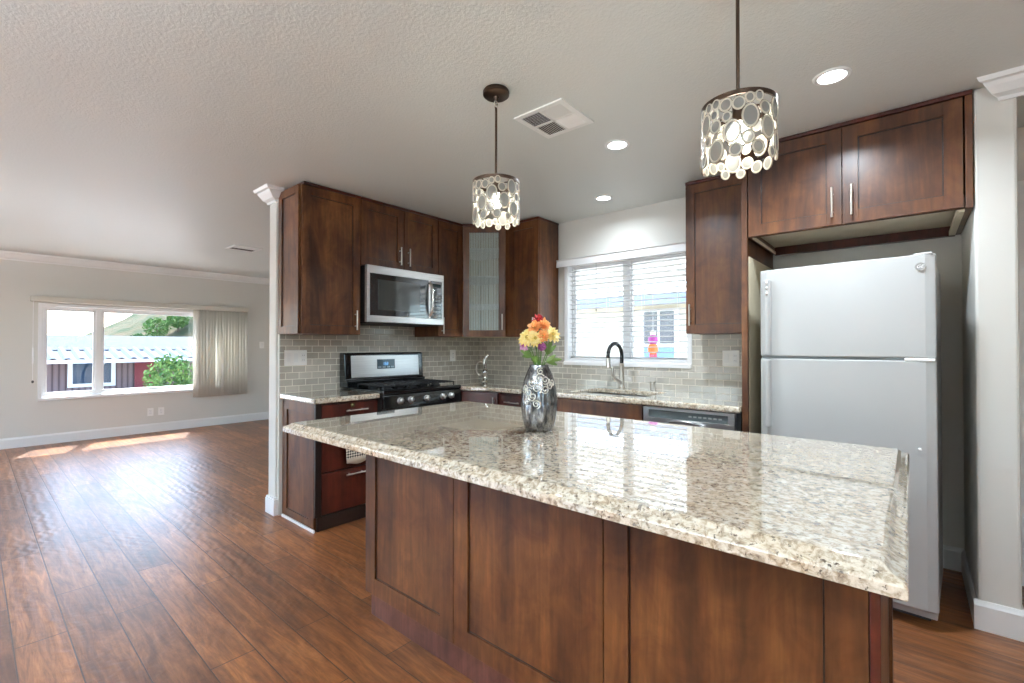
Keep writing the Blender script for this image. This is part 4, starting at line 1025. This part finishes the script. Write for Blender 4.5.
pendant('shell-disc pendant lamp nearer the fridge, its rod cut by the top edge', -0.403, 1.555)

# ================================================================== VASE AND FLOWERS
VX, VY, VZ = -1.195, 1.572, 0.915
off = (VX, VY, VZ)
t = thing('vase', 'silver mercury-glass vase standing on the island countertop', 'vase', off)
m, nt, b = new_mat('antiqued_mercury_glass')
n1 = noise(nt, pos(nt, (1, 1, 0.35)), 60, 4, 0.6, 0.5)
nt.links.new(ramp(nt, n1, [(0.35, s2l(70, 72, 76)), (0.6, s2l(150, 150, 150))]), b.inputs['Base Color']); setin(b, Metallic=0.95, Roughness=0.16)
prof = [(0.044, 0.0), (0.054, 0.004), (0.062, 0.02), (0.069, 0.05), (0.0745, 0.095), (0.0755, 0.135), (0.072, 0.175), (0.062, 0.215), (0.049, 0.25), (0.040, 0.268), (0.039, 0.276), (0.035, 0.276), (0.035, 0.262), (0.046, 0.235), (0.055, 0.2), (0.058, 0.12), (0.045, 0.02), (0.001, 0.012)]
MB(off).lathe(prof, off, 72, 18, 0.022).build('vase_body', m, t, smooth=True)
def vr(z):
    for (r0, z0), (r1, z1) in zip(prof[:11], prof[1:11]):
        if z0 <= z <= z1: return r0+(r1-r0)*(z-z0)/(z1-z0+1e-9)
    return 0.04
toc = math.atan2(-VY, -VX)
pearl = plain('silver_filigree', s2l(214, 210, 200), 0.3, 0.7)
for (da, z, r, turns) in ((0.05, 0.222, 0.020, 1.6), (-0.42, 0.205, 0.018, 1.5), (0.42, 0.215, 0.018, 1.5), (-0.12, 0.182, 0.021, 1.7), (-0.62, 0.165, 0.021, 1.6), (0.34, 0.178, 0.019, 1.5), (-0.38, 0.148, 0.019, 1.5), (-0.72, 0.125, 0.017, 1.4), (-0.16, 0.118, 0.019, 1.6), (0.7, 0.19, 0.017, 1.5), (0.1, 0.25, 0.015, 1.4), (-0.95, 0.18, 0.018, 1.5), (0.95, 0.205, 0.017, 1.5)):
    pts = []
    for i in range(30):
        q = i/29; aa = q*turns*2*PI + da*9; rr = r*(1-0.82*q)
        zz = z + rr*math.sin(aa); R2 = vr(zz)*1.012; th_ = toc + da + rr*math.cos(aa)/R2
        pts.append((VX+R2*math.cos(th_), VY+R2*math.sin(th_), VZ+zz))
    MB(off).tube(pts, 0.0026, 6).build('scroll', pearl, t, smooth=True)
CR = Vector((math.cos(math.radians(40.58)), math.sin(math.radians(40.58)), 0)); CF = Vector((-CR.y, CR.x, 0))
green = plain('stem_green', s2l(88, 122, 48), 0.5); green2 = plain('leaf_green', s2l(92, 118, 48), 0.45)
def petal(mb, c, n_, u_, L, w, cup, droop=0.0):
    """curved petal: starts at c, along u_, lifted along n_"""
    side = n_.cross(u_); rows_ = []
    for i in range(6):
        q = i/5; ww = w*math.sin(PI*(0.12+0.80*q))*(1.0 if q < 0.7 else 1.0)
        up = cup*q*q*L - droop*q**3*L
        p = c + u_*(L*q) + n_*up
        rows_.append([mb.v(p - side*ww + n_*0.15*ww), mb.v(p), mb.v(p + side*ww + n_*0.15*ww)])
    for a, b_ in zip(rows_, rows_[1:]):
        for k in range(2): mb.face([a[k], a[k+1], b_[k+1], b_[k]])
def bloom(name, label, r, z, f, rad, layers, mat, cmat, tilt, group, wide=0.3, cup0=0.2, leafy=False, crad=0.2, cat='flower'):
    r *= 0.86; c = Vector((VX, VY, 0)) + CR*r + CF*f + Z*z
    n_ = (Z*tilt[2] + CR*tilt[0] - CF*tilt[1]).normalized()
    root = thing(name, label, cat, c, group=group)
    a0 = n_.cross(Vector((0.3, 0.2, 1)));  a0.normalize(); b0 = n_.cross(a0)
    mb = MB(tuple(c)); rr = random.Random(int(abs(r*999)+z*777))
    for li, (cnt, sc_, cup) in enumerate(layers):
        for k in range(cnt):
            a = 2*PI*(k+0.5*(li % 2))/cnt + rr.uniform(-0.12, 0.12)
            petal(mb, c + n_*0.002*li, n_, a0*math.cos(a)+b0*math.sin(a), rad*sc_*rr.uniform(0.9, 1.08), rad*wide*sc_, cup*rr.uniform(0.8, 1.2), 0.15)
    o = mb.build('petals', mat, root, smooth=True)
    so2 = o.modifiers.new('thick', 'SOLIDIFY'); so2.thickness = 0.0008
    MB(tuple(c)).ball(c+n_*0.006, rad*crad).build('flower_center', cmat, root, smooth=True)
    e_ = Vector((VX, VY, VZ)) + CR*(r*0.12) + CF*(f*0.1) + Z*0.02; m1 = Vector((VX, VY, VZ+0.285)) + CR*(r*0.28) + CF*(f*0.28)
    MB(tuple(c)).tube([c - n_*0.002, c - n_*0.03*rad/0.03 - Z*0.005, (c+m1)/2 - Z*0.0, m1, e_], [0.002, 0.002, 0.0022, 0.0024, 0.0024], 6).build('stem', green, root, smooth=True)
    if leafy:
        mb = MB(tuple(c)); lp = (c+m1)/2
        for sgn in (-1, 1): petal(mb, lp, Z, (CR*sgn+CF*0.3+Z*0.3).normalized(), 0.045, 0.011, 0.2, 0.4)
        mb.build('leaf', green2, root, smooth=True)
    return root
def petal_mat(name, c1, c2):
    m, nt, b = new_mat(name); n1 = noise(nt, pos(nt), 45, 2)
    nt.links.new(ramp(nt, n1, [(0.35, c1), (0.65, c2)]), b.inputs['Base Color']); setin(b, Roughness=0.55)
    b.inputs['Subsurface Weight'].default_value = 0.1; b.inputs['Subsurface Radius'].default_value = (0.01, 0.01, 0.01); return m
yel = petal_mat('pale_yellow_petal', s2l(240, 214, 124), s2l(248, 232, 168)); org = petal_mat('orange_petal', s2l(238, 150, 78), s2l(246, 190, 120))
red = petal_mat('dark_red_petal', s2l(150, 20, 28), s2l(180, 34, 38)); pur = petal_mat('purple_petal', s2l(140, 56, 124), s2l(190, 110, 172))
mau = petal_mat('mauve_petal', s2l(170, 108, 150), s2l(206, 160, 196)); core = plain('olive_core', s2l(190, 160, 70), 0.7)
daisy = [(14, 1.0, 0.15), (12, 0.8, 0.45), (8, 0.55, 0.9)]
rose = [(7, 1.0, 0.35), (7, 0.85, 0.75), (6, 0.65, 1.2), (5, 0.45, 1.8)]
bloom('yellow_flower', 'large pale yellow flower on the left of the bouquet', -0.058, 1.305, -0.03, 0.044, daisy, yel, core, (-0.5, 0.75, 0.45), 'yellow flowers in the vase', 0.2, leafy=True)
bloom('yellow_flower', 'large pale yellow flower on the right of the bouquet', 0.062, 1.318, -0.025, 0.042, daisy, yel, core, (0.5, 0.7, 0.5), 'yellow flowers in the vase', 0.2)
bloom('yellow_flower', 'pale yellow flower low in the middle of the bouquet', -0.022, 1.302, -0.045, 0.036, daisy, yel, core, (0.0, 0.9, 0.2), 'yellow flowers in the vase', 0.2)
bloom('orange_flower', 'orange rose at the upper left of the bouquet', -0.022, 1.345, -0.02, 0.032, rose, org, core, (-0.3, 0.7, 0.6), 'orange roses in the vase', 0.42, crad=0.16)
bloom('orange_flower', 'orange rose at the upper middle of the bouquet', 0.022, 1.352, -0.012, 0.032, rose, org, core, (0.15, 0.6, 0.75), 'orange roses in the vase', 0.42, crad=0.16)
bloom('orange_flower', 'small orange rose in the centre below the other roses', 0.014, 1.312, -0.04, 0.027, rose, org, core, (0.1, 0.95, 0.1), 'orange roses in the vase', 0.42, crad=0.16)
bloom('red_flower', 'dark red carnation at the very top of the bouquet', -0.002, 1.375, 0.015, 0.03, rose, red, red, (0.0, 0.4, 0.9), None, 0.42, crad=0.2)
bloom('purple_flower', 'bright purple flower low under the orange roses', 0.010, 1.268, -0.038, 0.020, rose, pur, pur, (0.1, 0.95, 0.0), None, 0.42, crad=0.2)
bloom('mauve_flower', 'drooping mauve flower at the lower left of the bouquet', -0.075, 1.272, -0.02, 0.034, [(7, 1.0, 0.1)], mau, pur, (-0.7, 0.5, 0.1), None, 0.22, crad=0.15)
for (r, z, f, d_, L, lab) in ((-0.035, 1.225, -0.02, (-0.7, -0.2, 0.5), 0.06, 'green leaf sprig at the left of the vase mouth'), (0.03, 1.205, -0.02, (0.95, -0.2, 0.22), 0.075, 'broad green leaf sprig at the right of the vase mouth'), (0.035, 1.235, 0.0, (0.25, -0.1, 1.0), 0.085, 'upright pale green leaf sprig under the right yellow flower'), (-0.01, 1.205, -0.035, (-0.4, -0.6, 0.5), 0.05, 'green leaf sprig in front of the vase mouth')):
    c = Vector((VX, VY, 0)) + CR*r + CF*f + Z*z; root = thing('leaf_sprig', lab, 'leaves', c, group='green leaves in the bouquet'); dv = (CR*d_[0]+CF*d_[1]+Z*d_[2]).normalized()
    for k, q in enumerate((-0.5, 0.0, 0.5)):
        mb = MB(tuple(c)); sd_ = (dv + CF.cross(dv)*q).normalized(); nn_ = (-CF*0.8+Z*0.4).normalized(); nn_ = (nn_ - sd_*nn_.dot(sd_)).normalized()
        petal(mb, c, nn_, sd_, L*(0.85 if k == 1 else 0.62), 0.0095, 0.1, 0.3); o = mb.build('leaf', green2, root, smooth=True)
    MB(tuple(c)).tube([c, Vector((VX, VY, VZ+0.27))+CR*r*0.5+CF*f*0.5, Vector((VX, VY, VZ+0.05))], 0.002, 6).build('stem', green, root, smooth=True)

# ================================================================== OUTSIDE
def rough_mat(name, c1, c2, scale=(1, 1, 1), sc_=4.0, rough=0.9):
    m, nt, b = new_mat(name); n1 = noise(nt, pos(nt, scale), sc_, 4)
    nt.links.new(ramp(nt, n1, [(0.35, c1), (0.65, c2)]), b.inputs['Base Color']); setin(b, Roughness=rough); b.inputs['Specular IOR Level'].default_value = 0.1; return m
o = MB().box(-90, 40, -60, 80, -1.75, -1.6).build('ground', rough_mat('pale_ground', s2l(170, 164, 154), s2l(196, 190, 180), sc_=0.6)); struct(o)
# eaves of our own house (shade the windows)
struct(MB().box(XW-0.15-0.36, XW-0.15, YS-0.3, YN+0.3, 2.33, 2.42).build('trim_5', M['white_paint']))
struct(MB().box(XW-0.16, XE+0.16, YS-0.16, YN+0.16, -1.6, -0.12).build('foundation', plain('skirting_grey', s2l(150, 146, 140), 0.9)))
struct(MB().box(XW-0.51, XE+0.3, YS-0.5, YN+0.3, 2.56, 2.60).build('roof', plain('roof_grey', s2l(150, 150, 150), 0.9)))
# neighbour house seen through the living room window
hx = -26.0; off = (hx-3, 5, -1.6)
t = thing('neighbor_house', 'low brown wood-sided house with pale roof seen through the living room window', 'house', off)
m, nt, b = new_mat('brown_wood_siding')
sv = nod(nt, 'ShaderNodeTexWave', wave_type='BANDS', bands_direction='Y'); sv.inputs['Scale'].default_value = 1.6; sv.inputs['Distortion'].default_value = 0.3; nt.links.new(pos(nt), sv.inputs['Vector'])
c = ramp(nt, sv.outputs['Fac'], [(0.0, s2l(78, 64, 66)), (0.2, s2l(118, 100, 102)), (1.0, s2l(132, 114, 114))]); nt.links.new(c, b.inputs['Base Color']); setin(b, Roughness=0.85)
MB(off).box(hx-7, hx, -6, 14, -1.6, 1.0).build('wall', m, t)
mb = MB(off); mb.prism([(hx+0.2, 1.12), (hx-4, 1.78), (hx-8, 1.12), (hx-8, 1.0), (hx+0.2, 1.0)], Y, -4, 14.6, (X, Z)); mb.build('roof', rough_mat('pale_shingle', s2l(60, 64, 68), s2l(88, 90, 92), (1, 1, 1), 9), t)
mb = MB(off); pr = []
ny = 46
for i in range(ny*4+1):
    yy = -4 + 18*i/(ny*4); ph = i % 4; pr.append((yy, 0.10 if ph in (1, 2) else 0.0))
lo = [mb.v((hx+2.0, y, 0.72+h_)) for y, h_ in pr]; hi = [mb.v((hx-0.1, y, 1.13+h_)) for y, h_ in pr]
for k in range(len(pr)-1): mb.face([lo[k], lo[k+1], hi[k+1], hi[k]])
aw = mb.build('awning_panel', plain('white_metal_awning', s2l(104, 112, 120), 0.9, spec=0.1), t); s_ = aw.modifiers.new('thick', 'SOLIDIFY'); s_.thickness = 0.02
MB(off).box(hx+1.96, hx+2.04, -4, 14, 0.62, 0.74).build('awning_fascia', M['white_paint'], t)
for yy in (-1.0, 6.55, 12.0): MB(off).box(hx+1.9, hx+2.0, yy, yy+0.12, -1.6, 0.62).build('awning_post', M['white_paint'], t)
f_ = MB(off).box(hx, hx+0.06, 2.6, 4.1, -0.42, 0.72).build('window', M['white_paint'], t)
MB(off).box(hx+0.055, hx+0.075, 2.75, 3.95, -0.28, 0.60).build('pane', plain('dark_blue_pane', s2l(40, 62, 88), 0.08), f_)
MB(off).box(hx, hx+0.05, 4.75, 5.5, -1.5, 0.62).build('door', plain('maroon_door', s2l(128, 52, 62), 0.6), t)
MB(off).tube([(hx+1.9, 3.45, 0.62), (hx+1.4, 3.3, 0.3), (hx+1.4, 3.22, 0.2), (hx+1.4, 3.22, -1.6)], 0.05, 8).build('downspout', M['white_paint'], t)
mb = MB(off)
for i in range(30): mb.box(hx+1.0, hx+1.05, 3.5+i*0.14, 3.54+i*0.14, -1.2, -0.62)
mb.box(hx+0.98, hx+1.07, 3.4, 7.7, -0.64, -0.56); mb.box(hx+0.98, hx+1.07, 3.4, 7.7, -1.22, -1.15); mb.build('railing', M['white_paint'], t)
# foliage
leafm = rough_mat('foliage_green', s2l(56, 86, 44), s2l(116, 140, 76), sc_=3.0)
leafd = rough_mat('foliage_dark_green', s2l(48, 78, 48), s2l(92, 124, 72), sc_=3.0)
def foliage(mb, c, rx, ry, rz, n_, s_, seed):
    r_ = random.Random(seed)
    for _ in range(n_):
        a, b2 = r_.uniform(0, 2*PI), r_.uniform(-1, 1); q = r_.uniform(0.55, 1.0)
        d_ = Vector((math.cos(a)*math.sqrt(1-b2*b2)*rx, math.sin(a)*math.sqrt(1-b2*b2)*ry, b2*rz))*q
        p = Vector(c)+d_; u_ = Vector((r_.uniform(-1, 1), r_.uniform(-1, 1), r_.uniform(-1, 1))).normalized(); v_ = u_.orthogonal().normalized()
        s2 = s_*r_.uniform(0.6, 1.3)
        mb.face([mb.v(p-u_*s2), mb.v(p+v_*s2*0.5), mb.v(p+u_*s2), mb.v(p-v_*s2*0.5)])
def bush(name, label, c, r, h, n_, s_, mat, cat, seed, trunk=True, grp=None):
    base = (c[0], c[1], c[2]); t = thing(name, label, cat, base, group=grp)
    mb = MB(base); foliage(mb, (c[0], c[1], c[2]+h*0.6), r, r, h*0.42, n_, s_, seed); mb.build('foliage', mat, t)
    MB(base).tube([(c[0], c[1], c[2]), (c[0]+0.05, c[1], c[2]+h*0.35), (c[0], c[1], c[2]+h*0.7)], [r*0.09, r*0.07, r*0.03], 8).build('trunk', plain(name+'_bark', s2l(96, 78, 62), 0.9), t)
bush('shrub', 'leafy green shrub in front of the neighboring brown house', (hx+3.2, 5.35, -1.6), 0.95, 2.5, 1500, 0.09, leafm, 'shrub', 3)
# hill
mb = MB(); NX, NY = 16, 44; g_ = []
for i in range(NX+1):
    row = []
    for j in range(NY+1):
        x = -48 - i*2.2; y = -16 + j*2.0
        q = i/NX; hgt = max(0.0, min(1.0, (y-7)/12))
        z = -1.6 + math.sin(min(1, q*1.5)*PI/2)*(2.3+7.2*hgt) + 0.35*math.sin(x*0.9+y*0.5)*q + 0.3*math.sin(y*1.3)*q
        row.append(mb.v((x, y, z)))
    g_.append(row)
for i in range(NX):
    for j in range(NY): mb.face([g_[i][j], g_[i][j+1], g_[i+1][j+1], g_[i+1][j]])
o = mb.build('hillside', rough_mat('dry_hillside', s2l(44, 58, 32), s2l(82, 72, 52), sc_=0.7), smooth=True); struct(o)
def hill_z(x, y):
    q = min(1, max(0, (-48-x)/35.2)); hgt = max(0.0, min(1.0, (y-7)/12))
    return -1.6 + math.sin(min(1, q*1.5)*PI/2)*(2.3+7.2*hgt)
HT = [(-56, 10.6, 1.0, 1.5, 'leftmost tree on the skyline above the pale roof'), (-58, 12.4, 1.3, 1.9, 'round tree on the skyline, second from the left'), (-59, 14.4, 1.1, 1.6, 'tree on the skyline at the middle of the wide window pane'),
      (-60, 16.4, 1.5, 2.2, 'tallest tree on the skyline beside the vertical blinds'), (-61, 19.0, 1.6, 2.3, 'hill tree partly behind the vertical blinds'),
      (-53, 11.7, 0.8, 1.1, 'low bush on the slope under the second skyline tree'), (-53, 13.6, 0.9, 1.2, 'low bush on the slope at the middle of the wide pane'), (-53.5, 15.3, 1.0, 1.3, 'bright bush low on the slope beside the blinds'),
      (-51, 12.7, 0.7, 0.9, 'small bush just above the pale roof, left one'), (-51, 14.4, 0.8, 1.0, 'small bush just above the pale roof, right one')]
for k, (x, y, r, h, lab) in enumerate(HT):
    bush('hill_tree', lab, (x, y, hill_z(x, y)-0.15), r*0.95, h*1.3, 800, 0.13, leafm if k % 3 else leafd, 'tree', 20+k, grp='trees and bushes on the hill')

# kitchen window side: patio cover and second house
off = (-2, 5.4, -1.6)
t = thing('patio_cover', 'white slatted patio cover outside the sink window', 'patio cover', off)
mb = MB(off); mb.obox((-6, 3.95, 2.62), X, Vector((0, 1, -0.06)).normalized(), Z, (0, 0, 0), (9, 3.0, 0.02)); plain('cover_white', s2l(226, 226, 222), 0.6)
m, nt, b = new_mat('translucent_cover_panel'); b.inputs['Base Color'].default_value = s2l(235, 235, 232)
tl = nod(nt, 'ShaderNodeBsdfTranslucent'); tl.inputs[0].default_value = s2l(240, 240, 236); mx = nod(nt, 'ShaderNodeMixShader'); mx.inputs[0].default_value = 0.355
nt.links.new(b.outputs[0], mx.inputs[1]); nt.links.new(tl.outputs[0], mx.inputs[2]); nt.links.new(mx.outputs[0], nt.nodes['Material Output'].inputs[0])
mb.build('roof_panel', m, t)
for x in (-5.0, -4.2, -3.4, -2.6, -1.8, -1.0): MB(off).obox((x, 3.95, 2.50), X, Vector((0, 1, -0.06)).normalized(), Z, (0, 0, 0), (0.05, 3.0, 0.12)).build('rafter', bpy.data.materials['cover_white'], t)
MB(off).box(-6, 3, 6.88, 6.96, 2.24, 2.44).build('beam', bpy.data.materials['cover_white'], t)
for x in (-5.6, -2.2): MB(off).box(x, x+0.09, 6.87, 6.97, -1.6, 2.26).build('post', bpy.data.materials['cover_white'], t)
off = (-4, 11, -1.6)
t = thing('beige_house', 'cream house with louvered windows seen through the sink window blinds', 'house', off)
MB(off).box(-12, 2, 9.0, 15, -1.6, 2.30).build('wall', rough_mat('cream_siding', s2l(222, 214, 190), s2l(232, 226, 204), sc_=2), t)
MB(off).box(-12.3, 2.3, 8.55, 8.65, 2.06, 2.28).build('fascia', plain('blue_grey_fascia', s2l(150, 160, 182), 0.6), t)
mb = MB(off); mb.prism([(8.5, 2.28), (12, 2.9), (15.5, 2.28)], X, -12.3, 2.3, (Y, Z)); mb.build('roof', rough_mat('light_roof', s2l(190, 186, 178), s2l(206, 204, 196)), t)
for x0 in (-6.6, -4.12, -1.9):
    f_ = MB(off).box(x0-0.08, x0+0.72, 8.95, 9.0, 0.90, 2.02).build('window', M['white_paint'], t)
    for a in (0.0, 0.34): MB(off).box(x0+a, x0+a+0.28, 8.93, 8.95, 1.32, 1.96).build('louver_panel', plain('grey_louver', s2l(92, 94, 98), 0.6), f_)
    MB(off).box(x0, x0+0.62, 8.93, 8.95, 0.97, 1.25).build('pane', plain('blue_pane', s2l(120, 150, 190), 0.2), f_)
# hanging ornament
ox, oy = -2.02, 4.6; off = (ox, oy, 1.06)
t = thing('hanging_ornament', 'bright purple and orange hanging ornament outside the sink window', 'ornament', off)
MB(off).ball((ox, oy, 1.405), 0.030, 1.1).build('top_ball', M['plastic'], t, smooth=True)
MB(off).lathe([(0.012, 0.10), (0.045, 0.06), (0.05, 0.02), (0.03, -0.01)], (ox, oy, 1.30), 16).build('purple_body', plain('violet_fabric', s2l(176, 40, 160), 0.5), t, smooth=True)
MB(off).lathe([(0.03, 0.05), (0.052, 0.02), (0.05, -0.03), (0.025, -0.06)], (ox, oy, 1.245), 16).build('orange_body', plain('orange_fabric', s2l(240, 130, 50), 0.5), t, smooth=True)
for dx in (-0.03, -0.01, 0.012, 0.032): MB(off).box(ox+dx-0.007, ox+dx+0.007, oy-0.002, oy+0.002, 1.06+abs(dx), 1.20).build('ribbon', plain('red_ribbon', s2l(232, 56, 50), 0.5), t)
MB(off).tube([(ox, oy, 1.43), (ox, oy, 2.56)], 0.002, 5).build('string', M['plastic'], t)
